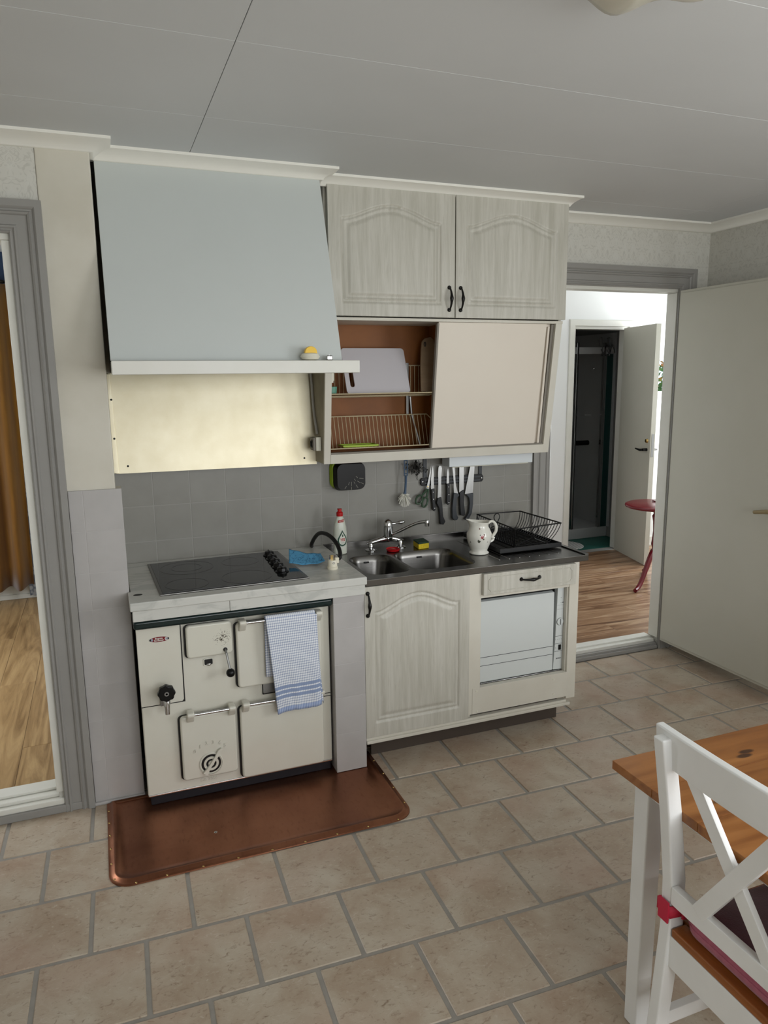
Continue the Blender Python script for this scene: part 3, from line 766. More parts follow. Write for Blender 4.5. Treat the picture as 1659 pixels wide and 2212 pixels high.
# ================================================================== SIDE ROOM behind the left doorway
SZ = 0.05
fs_ = struct(G().box(-1.9, 0.0, -0.336, 2.6, -0.05, SZ-0.005).build('floor', 'slab', None, smooth=False), 'light oak laminate floor of the room behind the left doorway', 'floor')
sp = mesh_of(G().box(-0.0825, 0.0825, -0.61, 0.61, -0.006, 0.0), 'side_plank', 'side_plank', 0.0012, 1)
for i in range(11):
    x = -0.033 - 0.166*i; off = (i*0.47+0.38) % 1.22
    for j in range(4):
        ya = -0.336 - off + 1.2215*j
        a, b = max(ya, -0.334), min(ya+1.22, 2.45)
        if b-a < 0.02: continue
        if b-a > 1.21: piece('plank', sp, (x, ya+0.61, SZ), fs_)
        else: G().box(x-0.0825, x+0.0825, a, b, SZ-0.006, SZ).build('plank', 'side_plank', fs_, 0.0012, 1)
struct(G().box(-1.9, 0.0, 2.45, 2.55, SZ, 2.42).build('wall_side_room', 'navy', None, smooth=False), 'navy wall behind the ochre curtain', 'wall')
g = G().box(-1.9, -1.8, -0.336, 0.05, 0, 2.52).box(-1.9, -1.8, 1.45, 2.55, 0, 2.52).box(-1.9, -1.8, 0.05, 1.45, 0, 0.8).box(-1.9, -1.8, 0.05, 1.45, 2.1, 2.52)
struct(g.build('wall_side_room_left', 'side_wall', None, smooth=False), 'light wall of the room behind the left doorway', 'wall')
struct(G().box(-0.055, 0.0, -0.336, 2.55, 0, 2.52).build('wall_side_room_right', 'side_wall', None, smooth=False), 'inner wall of the room behind the left doorway', 'wall')
struct(G().box(-1.9, 0.0, -0.336, 2.55, 2.42, 2.56).build('ceiling', 'sky_white', None, smooth=False), 'white ceiling of the room behind the left doorway', 'ceiling')
g = G().box(-1.8, -0.055, 2.434, 2.45, SZ, SZ+0.12).box(-1.8, -0.055, 2.425, 2.45, SZ, SZ+0.035)
struct(g.build('baseboard_side_room', 'white', None, 0.004), 'white baseboard under the ochre curtain', 'baseboard')
wn = thing('window_4', (-1.85, 0.75, 0.8), 'window of the room behind the left doorway', 'window', kind='structure')
g = G().box(-1.88, -1.83, 0.05, 0.11, 0.8, 2.1).box(-1.88, -1.83, 1.39, 1.45, 0.8, 2.1).box(-1.88, -1.83, 0.05, 1.45, 0.8, 0.86).box(-1.88, -1.83, 0.05, 1.45, 2.04, 2.1)
g.build('window_frame', 'white', wn, 0.003)
G().box(-1.86, -1.856, 0.11, 1.39, 0.86, 2.04).build('pane', 'pane', wn, smooth=False)

# ================================================================== RANGE HOOD
H = thing('range_hood', (0.58, -0.3, 1.6), 'pale blue-grey sloping range hood with a white shelf rail', 'range hood')
g = G().prism([(-0.343, 2.330), (-0.331, 2.330), (-0.568, 1.640), (-0.580, 1.640)], 'x', 0.176, 0.977)
g.build('front_panel', 'hood', H, 0.002)
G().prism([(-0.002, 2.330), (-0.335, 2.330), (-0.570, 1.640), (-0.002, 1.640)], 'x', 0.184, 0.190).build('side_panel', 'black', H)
G().prism([(-0.002, 2.330), (-0.335, 2.330), (-0.570, 1.640), (-0.002, 1.640)], 'x', 0.962, 0.970).build('side_panel', 'hood', H)
G().box(0.177, 1.026, -0.636, -0.560, 1.594, 1.639).build('shelf_rail', 'white', H, 0.003)
G().box(0.184, 0.970, -0.560, -0.004, 1.606, 1.640).build('underside', 'grey_metal', H, 0.002)
G().box(0.30, 0.85, -0.46, -0.12, 1.598, 1.608).build('grease_filter', 'steel', H, 0.003)

# ---- metal sheet behind the hob
S = thing('metal_sheet', (0.60, -0.03, 1.2), 'warm shiny metal splash sheet on the wall under the range hood', 'splash sheet')
def ysh(z): return -0.055 + 0.040*(z-1.2)/0.404
def tilted(poly, off, t):
    g = G().prism(poly, 'y', 0, t); g.v = [(x, ysh(z)+off+y, z) for x, y, z in g.v]; return g
tilted([(0.176, 1.203), (1.018, 1.199), (1.0145, 1.604), (0.172, 1.604)], 0.0, 0.0025).build('sheet', 'sheet', S)
tilted([(0.165, 1.206), (0.186, 1.205), (0.180, 1.602), (0.164, 1.602)], -0.010, 0.010).build('flange', 'sheet', S, 0.002)
for x, z in ((0.178, 1.50), (0.178, 1.345), (0.222, 1.232), (0.962, 1.228)):
    G().lathe([(0.0045, -0.0), (0.004, -0.003), (0, -0.0035)], (x, ysh(z) - (0 if x > 0.2 else 0.010), z), 'y', 10).build('screw', 'dark_iron', S)

# ---- socket on the cupboard side, with its cable
S = thing('wall_socket', (1.0, -0.125, 1.265), 'dark and cream surface socket on the cupboard side beside the metal sheet', 'socket')
G().box(0.990, 1.0135, -0.150, -0.095, 1.266, 1.326).build('housing', 'off_white', S, 0.003)
G().box(0.978, 0.9905, -0.148, -0.097, 1.268, 1.324).build('socket_block', 'grey_edge', S, 0.004)
G().lathe([(0.018, 0), (0.018, -0.0025), (0.014, -0.0025), (0.013, 0.002), (0, 0.002)], (0.978, -0.122, 1.296), 'x', 20).build('socket_face', 'dark_iron', S)
c = G().tube([(1.0045, -0.040, 1.60), (1.0065, -0.045, 1.55), (1.0075, -0.055, 1.46), (1.0075, -0.070, 1.41), (1.0075, -0.095, 1.365), (1.0075, -0.108, 1.335)], 0.0056, 8).build('power_cable', 'cable', None)
tag(c, 'grey cable running down from the hood to the socket', 'cable')

# ---- small things on the hood shelf
K = thing('kitchen_timer', (0.848, -0.606, 1.639), 'yellow and white round kitchen timer on the hood shelf', 'timer')
G().lathe([(0.018, 0), (0.030, 0.004), (0.0355, 0.013), (0.030, 0.023), (0.020, 0.0265), (0, 0.0265)], (0.848, -0.606, 1.639), 'z', 28, 1.0, 0.8).build('base', 'off_white', K)
G().lathe([(0.0225, -0.010), (0.0225, 0.010)], (0.850, -0.606, 1.666), 'y', 28).build('dial', 'yellow', K, 0.002)
K = thing('steel_cube', (0.918, -0.606, 1.639), 'tiny chrome cube with rounded edges on the hood shelf', 'ornament')
G().box(0.907, 0.930, -0.617, -0.595, 1.639, 1.657).build('cube_body', 'chrome', K, 0.004, 3)
G().lathe([(0.004, 0), (0.004, 0.0015), (0, 0.0015)], (0.918, -0.606, 1.657), 'z', 12).build('cap', 'chrome', K)

# ================================================================== STOVE
RX, RY = 0.55, -0.29
ST = thing('wood_stove', (RX, RY, 0), 'cream enamel wood-burning range cooker with a dark green rim', 'stove')
YF = -0.549
G().box(0.196, 0.906, YF+0.012, -0.03, 0.045, 0.710).build('carcass', 'black', ST, 0.004)
G().box(0.191, 0.910, YF, YF+0.016, 0.046, 0.710).build('front_plate', 'enamel', ST, 0.006, 3)
G().box(0.200, 0.904, YF+0.006, -0.035, 0.0046, 0.047).build('plinth', 'plinth', ST, 0.004)
G().box(0.192, 0.909, YF-0.004, YF+0.01, 0.044, 0.0505).build('bottom_trim', 'chrome', ST, 0.002)
G().box(0.183, 0.9135, -0.591, -0.03, 0.7085, 0.7415).build('top_rim', 'green_enamel', ST, 0.011, 4)
def rr_plate(x0, x1, z0, z1, r, y0, y1): return G().prism(rrect(x0, x1, z0, z1, r), 'y', y0, y1)
# boiler cover, upper left, with a dark joint round it
G().box(0.1915, 0.3465, YF-0.0012, YF+0.002, 0.4005, 0.708).build('cover_joint', 'black', ST)
G().prism([(0.1905, 0.4045), (0.333, 0.4045), (0.3385, 0.407), (0.342, 0.413), (0.343, 0.709), (0.1905, 0.709)], 'y', YF-0.006, YF+0.002).build('boiler_cover', 'enamel', ST, 0.003)
def stove_door(name, x0, x1, z0, z1, material='enamel', depth=0.026, gapx=0.006):
    sh = rr_plate(x0-gapx, x1-0.01, z0-0.001, z1-0.001, 0.016, YF-0.010, YF+0.002).build(name+'_gap_shade', 'black', ST)  # black plate stands for the shadow gap left of the door
    d = rr_plate(x0, x1, z0, z1, 0.015, YF-depth, YF-0.004).build(name, material, ST, 0.0085, 4, ang=50)
    return d
FB = stove_door('firebox_door', 0.360, 0.527, 0.570, 0.697, speckled_enamel((0.489-RX, YF-0.026-RY, 0.637)))
OD = stove_door('oven_door', 0.541, 0.870, 0.426, 0.683)
AD = stove_door('ash_door', 0.320, 0.525, 0.092, 0.349)
WD = stove_door('warming_door', 0.541, 0.870, 0.056, 0.349)
def bar(parent, xa, xb, z, b0, b1):
    g = G().tube([(xa-0.004, -0.601, z), (xb+0.004, -0.601, z)], 0.0058, 12); g.build('handle_bar', 'chrome', parent)
    for (p, q) in (b0, b1):
        g = G().prism([(-0.568, z-0.040), (-0.580, z-0.036), (-0.608, z-0.008), (-0.611, z+0.004), (-0.606, z+0.010), (-0.568, z+0.010)], 'x', p, q)
        g.build('bracket', 'enamel', parent, 0.004, 3)
bar(OD, 0.577, 0.842, 0.690, (0.551, 0.577), (0.842, 0.868))
bar(AD, 0.371, 0.497, 0.3645, (0.345, 0.371), (0.497, 0.522))
bar(WD, 0.575, 0.842, 0.3675, (0.549, 0.575), (0.842, 0.868))
# tap with its black star knob
T = G().box(0.256, 0.292, -0.572, YF, 0.405, 0.455).build('tap_plate', 'grey_metal', ST, 0.003)
G().tube([(0.276, -0.566, 0.448), (0.276, -0.590, 0.447), (0.276, -0.602, 0.436), (0.277, -0.607, 0.412), (0.277, -0.608, 0.388)], [0.013, 0.013, 0.0125, 0.010, 0.0085], 14).build('tap_spout', 'chrome', T)
lob = [((0.0298+0.0016*math.cos(8*a))*math.cos(a)+0.277, (0.0298+0.0016*math.cos(8*a))*math.sin(a)+0.475) for a in [2*PI*k/64 for k in range(64)]]
KN = G().prism(lob, 'y', -0.632, -0.610).build('tap_knob', 'gloss_black', ST, 0.004, 3)
G().lathe([(0.008, 0), (0.008, -0.0015), (0.004, -0.0015), (0.0035, 0.0)], (0.277, -0.632, 0.475), 'y', 16).build('knob_cap', 'grey_metal', KN)
G().tube([(0.277, -0.612, 0.475), (0.277, -0.560, 0.470)], 0.010, 10).build('knob_stem', 'grey_metal', KN)
# damper lever with a ball
LV = G().tube([(0.499, -0.572, 0.592), (0.500, -0.590, 0.580), (0.508, -0.604, 0.522)], 0.0042, 10).build('damper_lever', 'grey_metal', ST)
G().sphere((0.5095, -0.606, 0.508), 0.0165, 20, 14).build('lever_ball', 'gloss_black', LV)
G().lathe([(0.008, 0), (0.008, -0.006), (0.005, -0.007)], (0.499, -0.571, 0.590), 'y', 12).build('lever_boss', 'dark_iron', LV)
L1 = rr_plate(0.419, 0.457, 0.526, 0.556, 0.006, YF-0.003, YF+0.001).build('latch_frame', 'enamel', ST, 0.0015)
rr_plate(0.4235, 0.453, 0.532, 0.5525, 0.003, YF-0.0045, YF-0.002).build('latch_slot', 'black', L1)
G().sphere((0.439, YF-0.004, 0.5325), 0.008, 12, 8, (1.2, 0.6, 0.7)).build('latch_catch', 'chrome', L1)
L2 = rr_plate(0.630, 0.700, 0.374, 0.4255, 0.006, YF-0.003, YF+0.001).build('oven_latch_frame', 'enamel', ST, 0.0015)
rr_plate(0.6335, 0.697, 0.3775, 0.423, 0.004, YF-0.0045, YF-0.002).build('oven_latch_slot', 'black', L2)
rr_plate(0.637, 0.697, 0.383, 0.421, 0.004, YF-0.007, YF-0.003).build('oven_latch_plate', 'grey_metal', L2, 0.001)
# hinges at the right edge
for z in (0.337, 0.325): G().box(0.871, 0.907, YF-0.002, YF+0.001, z, z+0.0022).build('hinge_line', 'black', ST)
G().tube([(0.874, -0.556, 0.318), (0.872, -0.562, 0.304)], [0.004, 0.003], 8).build('hinge_pin', 'grey_metal', ST)
# air dial on the ash door
cx, cz = 0.4240, 0.1475; yd = YF-0.026
DL = G().lathe([(0.0445, 0.003), (0.0445, -0.003), (0.041, -0.005), (0.041, -0.001), (0, -0.001)], (cx, yd, cz), 'y', 40).build('air_dial', 'enamel', AD)
for (a, b) in ((0.0365, 0.0275), (0.0195, 0.0105)):
    G().lathe([(b, -0.0012), (b, -0.0018), (a, -0.0018), (a, -0.0012)], (cx, yd, cz), 'y', 40, caps=False).build('air_slot', 'black', DL)
for (a, b) in ((0.0285, 0.0185), (0.0115, 0.0045)):
    G().lathe([(b, -0.001), (b+0.001, -0.0045), (a-0.001, -0.0045), (a, -0.001)], (cx, yd, cz), 'y', 40, caps=False).build('dial_ring', 'enamel', DL)
d = Vector((0.466-cx, 0.206-cz)).normalized(); nrm = Vector((-d.y, d.x))
def dp(t, s_): return (cx+d.x*t+nrm.x*s_, cz+d.y*t+nrm.y*s_)
G().prism([dp(-0.044, -0.012), dp(-0.044, 0.010), dp(-0.02, 0.0055), dp(0.03, 0.0055), dp(0.058, 0.0085), dp(0.069, 0.003), dp(0.071, -0.004), dp(0.055, -0.008), dp(0.03, -0.0055), dp(-0.02, -0.0055)], 'y', yd-0.014, yd-0.002).build('dial_blade', 'enamel', DL, 0.002, 2)
for ch, x, z in (('0', .368, .207), ('1', .3875, .2225), ('2', .411, .2315), ('3', .436, .2315), ('4', .4595, .2245), ('5', .479, .211)):
    text('numeral', ch, 0.019, (x, yd-0.0004, z), 'enamel', AD, 0.0032, bold=0.0004)
text('casting_mark', 'DB 7086', 0.0155, (0.4165, YF-0.0004, 0.0705), 'enamel', ST, 0.0018, sx=1.15, bold=0.0003)
# enamel badge
def ell(a, b, x, z, n=36): return [(x+a*math.cos(2*PI*k/n), z+b*math.sin(2*PI*k/n)) for k in range(n)]
yb = YF-0.006
BD = G().prism(ell(0.0365, 0.0115, 0.269, 0.6555), 'y', yb-0.0008, yb).build('badge', 'white', ST)
BD['label'] = 'red oval badge with white lettering'
MAT['badge_red'] = mat('badge_red', (120, 14, 30), None, 0.3)
MAT['badge_grey'] = mat('badge_grey', (150, 156, 172), None, 0.3)
G().prism(ell(0.0345, 0.0098, 0.269, 0.6555), 'y', yb-0.0013, yb-0.0006).build('badge_field', 'badge_red', BD)
for x, r in ((0.2375, 0.0030), (0.3005, 0.0030)): G().prism(ell(r, r*1.3, x, 0.6555), 'y', yb-0.0017, yb-0.0011).build('badge_tip', 'black', BD)
G().prism(ell(0.0040, 0.0055, 0.2435, 0.6555), 'y', yb-0.0016, yb-0.0011).build('badge_emblem', 'badge_grey', BD)
G().prism(ell(0.0058, 0.0056, 0.2935, 0.6555), 'y', yb-0.0016, yb-0.0011).build('badge_emblem', 'white', BD)
G().prism(ell(0.0038, 0.0036, 0.2945, 0.6555), 'y', yb-0.0019, yb-0.0014).build('badge_emblem_core', 'badge_grey', BD)
text('badge_text', 'Bagona', 0.0092, (0.2675, yb-0.0012, 0.6592), 'white', BD, 0.0003, sx=1.0, bold=0.00022)
text('badge_text', 'Sandanor', 0.0092, (0.2675, yb-0.0012, 0.6517), 'white', BD, 0.0003, sx=0.98, bold=0.00022)

# ---- tea towel over the oven rail
def towel():
    rows = []; uvs = []
    prof = []   # (v from front hem, y, z, xl, xr)
    N = 34
    zt = 0.6975
    for k in range(N+1):      # front
        t = k/N; z = 0.314 + (zt-0.314)*t
        xl = 0.678 + (0.6455-0.678)*min(1, t*1.0) ; xr = 0.853 + (0.836-0.853)*t
        prof.append((t*(zt-0.314), -0.6135 - 0.004*math.sin(PI*(1-t)), z, xl, xr, 1.0-t))
    for k in range(1, 7):     # over the bar
        a = PI*k/7; prof.append((0.3835+0.0028*k, -0.601-0.0115*math.cos(a), zt+0.0105*math.sin(a), 0.6455, 0.836, 0.0))
    for k in range(1, 16):    # back
        t = k/15; prof.append((0.403+0.235*t, -0.5905, zt-0.235*t, 0.6455-0.002*t, 0.832, 0.0))
    W_ = 26
    for (v, y, z, xl, xr, amp) in prof:
        r_ = []
        for i in range(W_+1):
            u = i/W_; x = xl + (xr-xl)*u
            wave = 0.0028*amp*math.sin(u*9.0+v*5) + 0.0016*amp*math.sin(u*21+1.3)
            zz_ = z
            if v < 0.40: zz_ = z + (u-0.1)*0.018*amp + 0.006*amp*math.sin(u*5.2+0.4)*(1-v/0.4)
            r_.append((x, y-abs(wave)-0.0008, zz_)); uvs.append((u*0.19, v))
        rows.append(r_)
    g = G().sheet(rows)
    o = g.build('tea_towel', 'gingham', None, uvs=uvs, solid=0.0016)
    # folded layer peeping out on the right
    rows = []; uv2 = []
    for k in range(30):
        t = k/29; z = 0.335 + (0.6925-0.335)*t
        xl = 0.835 - 0.012*t; xr = 0.862 - 0.018*t - 0.004*math.sin(PI*t)
        r_ = []
        for i in range(5):
            u = i/4; r_.append((xl+(xr-xl)*u, -0.6085-0.0010*math.sin(u*3), z)); uv2.append((u*0.03, 0.02+t*0.36))
        rows.append(r_)
    f = G().sheet(rows).build('folded_layer', 'gingham', o, uvs=uv2, solid=0.0016)
    tag(o, 'blue and white checked tea towel hanging on the upper oven rail', 'tea towel')
towel()

# ---- copper hearth plate
HP = thing('hearth_plate', (0.57, -0.75, 0.0), 'copper floor plate with a raised rim in front of the stove', 'hearth plate')
def plate_outline(ins, r):
    x0, x1, y0, y1 = 0.044+ins, 1.094-ins, -0.977+ins, -0.466-ins*0.2
    pts = [(x1, y1-0.002), (x1-0.002, y1), (x0+0.002, y1), (x0, y1-0.002)]
    for cx_, a0 in ((x0+r, PI), (x1-r, 1.5*PI)):
        for k in range(10):
            a = a0 + (PI/2)*k/9
            pts.append((cx_ + r*math.cos(a), y0+r + r*math.sin(a)))
    return pts
L0 = plate_outline(0, 0.075)
G().loft([[(x, y, 0.0005) for x, y in plate_outline(0, .075)], [(x, y, 0.0045) for x, y in plate_outline(0.001, .074)], [(x, y, 0.005) for x, y in plate_outline(0.012, .064)],
          [(x, y, 0.0125) for x, y in plate_outline(0.018, .058)], [(x, y, 0.0128) for x, y in plate_outline(0.025, .052)], [(x, y, 0.0045) for x, y in plate_outline(0.034, .046)],
          [(x, y, 0.0042) for x, y in plate_outline(0.06, .03)]], True, True).build('plate', 'copper', HP, ang=60)
nails = [(0.050, -0.52), (0.051, -0.60), (0.052, -0.68), (0.053, -0.76), (0.054, -0.845), (0.062, -0.93), (0.125, -0.971)]
nails += [(0.22+0.115*k, -0.9705) for k in range(8)] + [(1.087, -0.88+0.11*k) for k in range(4)]
for x, y in nails: G().sphere((x, y, 0.0048), 0.004, 8, 6, (1, 1, 0.6)).build('nail', 'brass', HP)
G().lathe([(0.006, 0.0), (0.006, 0.001), (0.0025, 0.001), (0.0025, 0.0)], (0.40, -0.80, 0.0044), 'z', 12).build('eyelet', 'chrome', HP)

# ================================================================== MARBLE WORKTOP AND HOB
WT = thing('worktop', (0.6, -0.3, 0.742), 'grey-white marble laminate worktop above the stove', 'worktop')
G().prism([(0.1845, -0.010), (0.1845, -0.4545), (0.1765, -0.4545), (0.1765, -0.607), (1.051, -0.607), (1.051, -0.010)], 'z', 0.7835, 0.815).build('slab', 'marble', WT, 0.005, 3)
G().box(0.184, 0.520, -0.598, -0.575, 0.7430, 0.7835).build('apron', 'marble', WT, 0.0015)
G().box(0.521, 1.045, -0.598, -0.575, 0.7430, 0.7835).build('apron', 'marble', WT, 0.0015)
G().prism([(0.209+0.016*math.cos(2*PI*k/20), -0.505+0.011*math.sin(2*PI*k/20)) for k in range(20)], 'z', 0.8151, 0.8156).build('hole_disc', 'black', WT)  # black disc stands for a hole in the slab
HB = thing('ceramic_hob', (0.553, -0.308, 0.815), 'black ceramic hob with a steel frame and five knobs', 'hob')
ha = math.radians(1.6); hc = (0.553, -0.308, 0.815)
def hb(g): return g.rot(hc, 'Z', ha)
hb(G().box(0.275, 0.831, -0.551, -0.065, 0.8152, 0.8205)).build('frame', 'steel', HB, 0.0015)
hb(G().box(0.286, 0.820, -0.540, -0.076, 0.8203, 0.8225)).build('glass', 'hob_glass', HB, 0.0008)
def ring(x, y, r, wdt=0.0022):
    return G().lathe([(r-wdt, 0.0), (r-wdt, 0.0004), (r+wdt, 0.0004), (r+wdt, 0.0)], (x, y, 0.8225), 'z', 48, caps=False)
for (x, y, r) in ((0.414, -0.205, 0.105), (0.414, -0.205, 0.060), (0.634, -0.190, 0.075), (0.388, -0.455, 0.078), (0.614, -0.440, 0.095)):
    ring(x, y, r).build('cooking_zone', 'hob_zone', HB)
for k in range(5):
    x, y = 0.770-0.003*k, -0.135-0.072*k
    kb = G().lathe([(0.027, 0), (0.027, 0.003), (0.021, 0.0045), (0.019, 0.016), (0.016, 0.018), (0, 0.018)], (x, y, 0.8225), 'z', 24).build('knob', 'gloss_black', HB)
    G().box(x-0.003, x+0.003, y-0.019, y+0.019, 0.838, 0.845).build('grip', 'gloss_black', kb, 0.002)
# plug standing on the worktop, thick black lead
PL = thing('power_plug', (0.963, -0.437, 0.815), 'cream plug standing upright on the worktop with a thick black lead', 'plug')
G().lathe([(0.021, 0), (0.022, 0.002), (0.022, 0.010), (0.0195, 0.012), (0.0195, 0.036), (0.018, 0.0385), (0, 0.0385)], (0.963, -0.437, 0.815), 'z', 28).build('plug_body', 'cream_plastic', PL)
G().box(0.972, 0.990, -0.446, -0.428, 0.838, 0.862).build('lead_sleeve', 'cream_plastic', PL, 0.004, 3)
for dx in (-0.0105, 0.0105): G().lathe([(0.0027, 0), (0.0027, 0.018), (0.0015, 0.0195), (0, 0.0195)], (0.963+dx, -0.437, 0.8535), 'z', 10).build('pin', 'chrome', PL)
G().box(0.9575, 0.9685, -0.4325, -0.4305, 0.853, 0.871).build('earth_clip', 'brass', PL)
G().lathe([(0.0045, 0.0), (0.0045, -0.001), (0.003, -0.001), (0.003, 0)], (0.963, -0.4566, 0.843), 'y', 14, caps=False).build('plug_mark', 'grey_mark', PL)
pts = [(0.988, -0.035, 0.822), (0.980, -0.065, 0.838), (0.984, -0.10, 0.872), (0.992, -0.15, 0.903), (1.003, -0.21, 0.913), (1.014, -0.27, 0.906), (1.019, -0.33, 0.887), (1.014, -0.38, 0.867), (1.000, -0.42, 0.856), (0.984, -0.434, 0.852)]
def smooth(pts, k=6):
    P = [Vector(p) for p in pts]; out = []
    for i in range(len(P)-1):
        a, b, c_, d_ = P[max(i-1, 0)], P[i], P[i+1], P[min(i+2, len(P)-1)]
        for j in range(k):
            t = j/k
            out.append(0.5*((2*b) + (c_-a)*t + (2*a-5*b+4*c_-d_)*t*t + (3*b-a-3*c_+d_)*t**3))
    out.append(P[-1]); return out
G().tube(smooth(pts, 5), 0.0088, 12).build('lead', 'rubber', PL)
# stiff blue cloth
rows = []
for i in range(13):
    t = i/12; r_ = []
    for k in range(25):
        u = k/24
        x = 0.806 + 0.150*u + 0.022*t*(1-u); y = -0.345 - 0.030*math.sin(PI*u*0.9) + t*(0.085-0.020*u)
        z = 0.8235 + 0.010*(1-u)**2 + 0.005*u*u + t*(0.040-0.020*u) + 0.0016*math.sin(u*14+t*4)
        r_.append((x, y, z))
    rows.append(r_)
o = G().sheet(rows).build('dish_cloth', 'blue_cloth', None, solid=0.0022)
tag(o, 'stiff blue patterned dish cloth lying beside the hob knobs', 'cloth')

# ================================================================== SINK
ZS = 0.792
SK = thing('sink_counter', (1.58, -0.28, 0.765), 'stainless steel sink counter with two basins and a drainer', 'sink')
def plate_with_holes(outer, holes, z):
    bm = bmesh.new(); es = []
    for loop in [outer]+holes:
        vs = [bm.verts.new((x, y, z)) for x, y in loop]
        es += [bm.edges.new((vs[i-1], vs[i])) for i in range(len(vs))]
    bmesh.ops.triangle_fill(bm, edges=es, use_beauty=True, use_dissolve=False)
    bm.verts.index_update()
    g = G(); g.add([v.co[:] for v in bm.verts], [tuple(v.index for v in f.verts) for f in bm.faces]); bm.free()
    return g
B1 = (1.098, 1.286, -0.517, -0.196); B2 = (1.306, 1.592, -0.517, -0.200)
def bl(b, ins, r): return rrect(b[0]+ins, b[1]-ins, b[2]+ins, b[3]-ins, r, 7)
OUT = [(1.053, -0.577), (2.104, -0.577), (2.104, 0.020), (1.053, 0.020)]
plate_with_holes(OUT, [bl(B1, -0.004, 0.066), bl(B2, -0.004, 0.066)], ZS).build('deck', 'steel', SK, smooth=False)
for b, dpt in ((B1, 0.13), (B2, 0.155)):
    bs_ = G().loft([[(x, y, ZS) for x, y in bl(b, -0.004, .066)], [(x, y, ZS-0.004) for x, y in bl(b, 0.001, .062)], [(x, y, ZS-0.03) for x, y in bl(b, 0.006, .06)],
              [(x, y, ZS-dpt+0.03) for x, y in bl(b, 0.016, .055)], [(x, y, ZS-dpt+0.008) for x, y in bl(b, 0.026, .05)], [(x, y, ZS-dpt) for x, y in bl(b, 0.045, .04)]], False, True).build('basin', 'steel', SK, ang=80)
    cx_, cy_ = (b[0]+b[1])/2, (b[2]+b[3])/2
    G().lathe([(0.034, 0.001), (0.032, 0.003), (0.024, 0.002), (0.022, -0.004), (0, -0.004)], (cx_, cy_, ZS-dpt), 'z', 24).build('drain', 'chrome', bs_)
    G().tube([(cx_-0.010, b[3]-0.011, ZS-0.028), (cx_+0.010, b[3]-0.011, ZS-0.028)], 0.004, 8).build('overflow', 'black', bs_)
G().box(1.053, 2.104, -0.5785, -0.572, 0.766, ZS+0.001).build('front_lip', 'steel', SK, 0.002, 3)
G().box(2.086, 2.106, -0.578, 0.018, ZS-0.002, ZS+0.006).build('end_ridge', 'steel', SK, 0.0025, 3)
G().box(2.100, 2.105, -0.578, 0.018, 0.766, ZS).build('end_lip', 'steel', SK, 0.001)
G().box(1.053, 2.104, 0.009, 0.0205, ZS-0.002, ZS+0.020).build('back_upstand', 'steel', SK, 0.002)
G().box(1.053, 2.100, -0.572, 0.018, 0.766, 0.770).build('under_tray', 'grey_metal', SK, smooth=False) if False else None
# deck drainer grooves
for k in range(7):
    x = 1.70+0.05*k
    G().tube([(x, -0.50, ZS-0.0012), (x, -0.10, ZS-0.0012)], 0.003, 8).build('drainer_rib', 'steel', SK)

# ---- mixer tap
FC = thing('mixer_tap', (1.33, -0.085, ZS), 'chrome two-legged mixer tap with a swivel spout', 'tap')
yt = -0.085
for x, y in ((1.250, -0.105), (1.400, -0.098)):
    lg = G().lathe([(0.026, 0), (0.026, 0.002), (0.017, 0.006), (0.010, 0.009), (0.0095, 0.013), (0.013, 0.015), (0.013, 0.023), (0.011, 0.026), (0.011, 0.034)], (x, y, ZS+0.001), 'z', 24).build('leg', 'chrome', FC)
G().loft([[(x, yt+0.013*a*math.cos(t)-0.008*(1-a), ZS+0.030+zc+0.011*b*math.sin(t)) for t in [2*PI*k/16 for k in range(16)]]
          for x, a, b, zc in ((1.238, 0.5, 0.5, 0.000), (1.250, 0.85, 0.85, 0.001), (1.300, 1.0, 1.15, 0.010), (1.325, 1.2, 1.6, 0.013), (1.350, 1.2, 1.6, 0.013), (1.375, 1.0, 1.15, 0.010), (1.405, 0.85, 0.85, 0.001), (1.418, 0.5, 0.5, 0.0))], True, True).build('bridge', 'chrome', FC, ang=60)
G().lathe([(0.012, 0), (0.012, -0.003), (0.009, -0.004), (0.008, -0.002), (0, -0.002)], (1.348, yt-0.0155, ZS+0.042), 'y', 20).build('front_button', 'chrome', FC)
G().lathe([(0.026, 0), (0.0225, 0.004), (0.0225, 0.050), (0.0235, 0.051), (0.0235, 0.054), (0.0225, 0.055), (0.022, 0.066), (0.017, 0.078), (0.009, 0.085), (0, 0.087)], (1.343, yt, ZS+0.050), 'z', 28).build('column', 'chrome', FC)
G().tube(smooth([(1.358, yt-0.003, ZS+0.112), (1.378, yt-0.008, ZS+0.114), (1.402, yt-0.014, ZS+0.118), (1.422, yt-0.018, ZS+0.121)], 4), [0.006]*5+[0.0065, 0.0075, 0.0085, 0.0088, 0.0085, 0.0075, 0.005, 0.003], 12).build('lever', 'chrome', FC)
G().tube(smooth([(1.354, yt-0.010, ZS+0.062), (1.385, yt-0.022, ZS+0.076), (1.425, yt-0.040, ZS+0.098), (1.455, yt-0.055, ZS+0.113), (1.480, yt-0.066, ZS+0.121), (1.505, yt-0.076, ZS+0.123)], 5), 0.0072, 12).build('spout', 'chrome', FC)
G().lathe([(0.0105, 0.010), (0.0115, 0.008), (0.0115, -0.006), (0.0105, -0.007), (0.0105, -0.019), (0.008, -0.019)], (1.508, yt-0.077, ZS+0.121), 'z', 20).build('nozzle', 'chrome', FC)

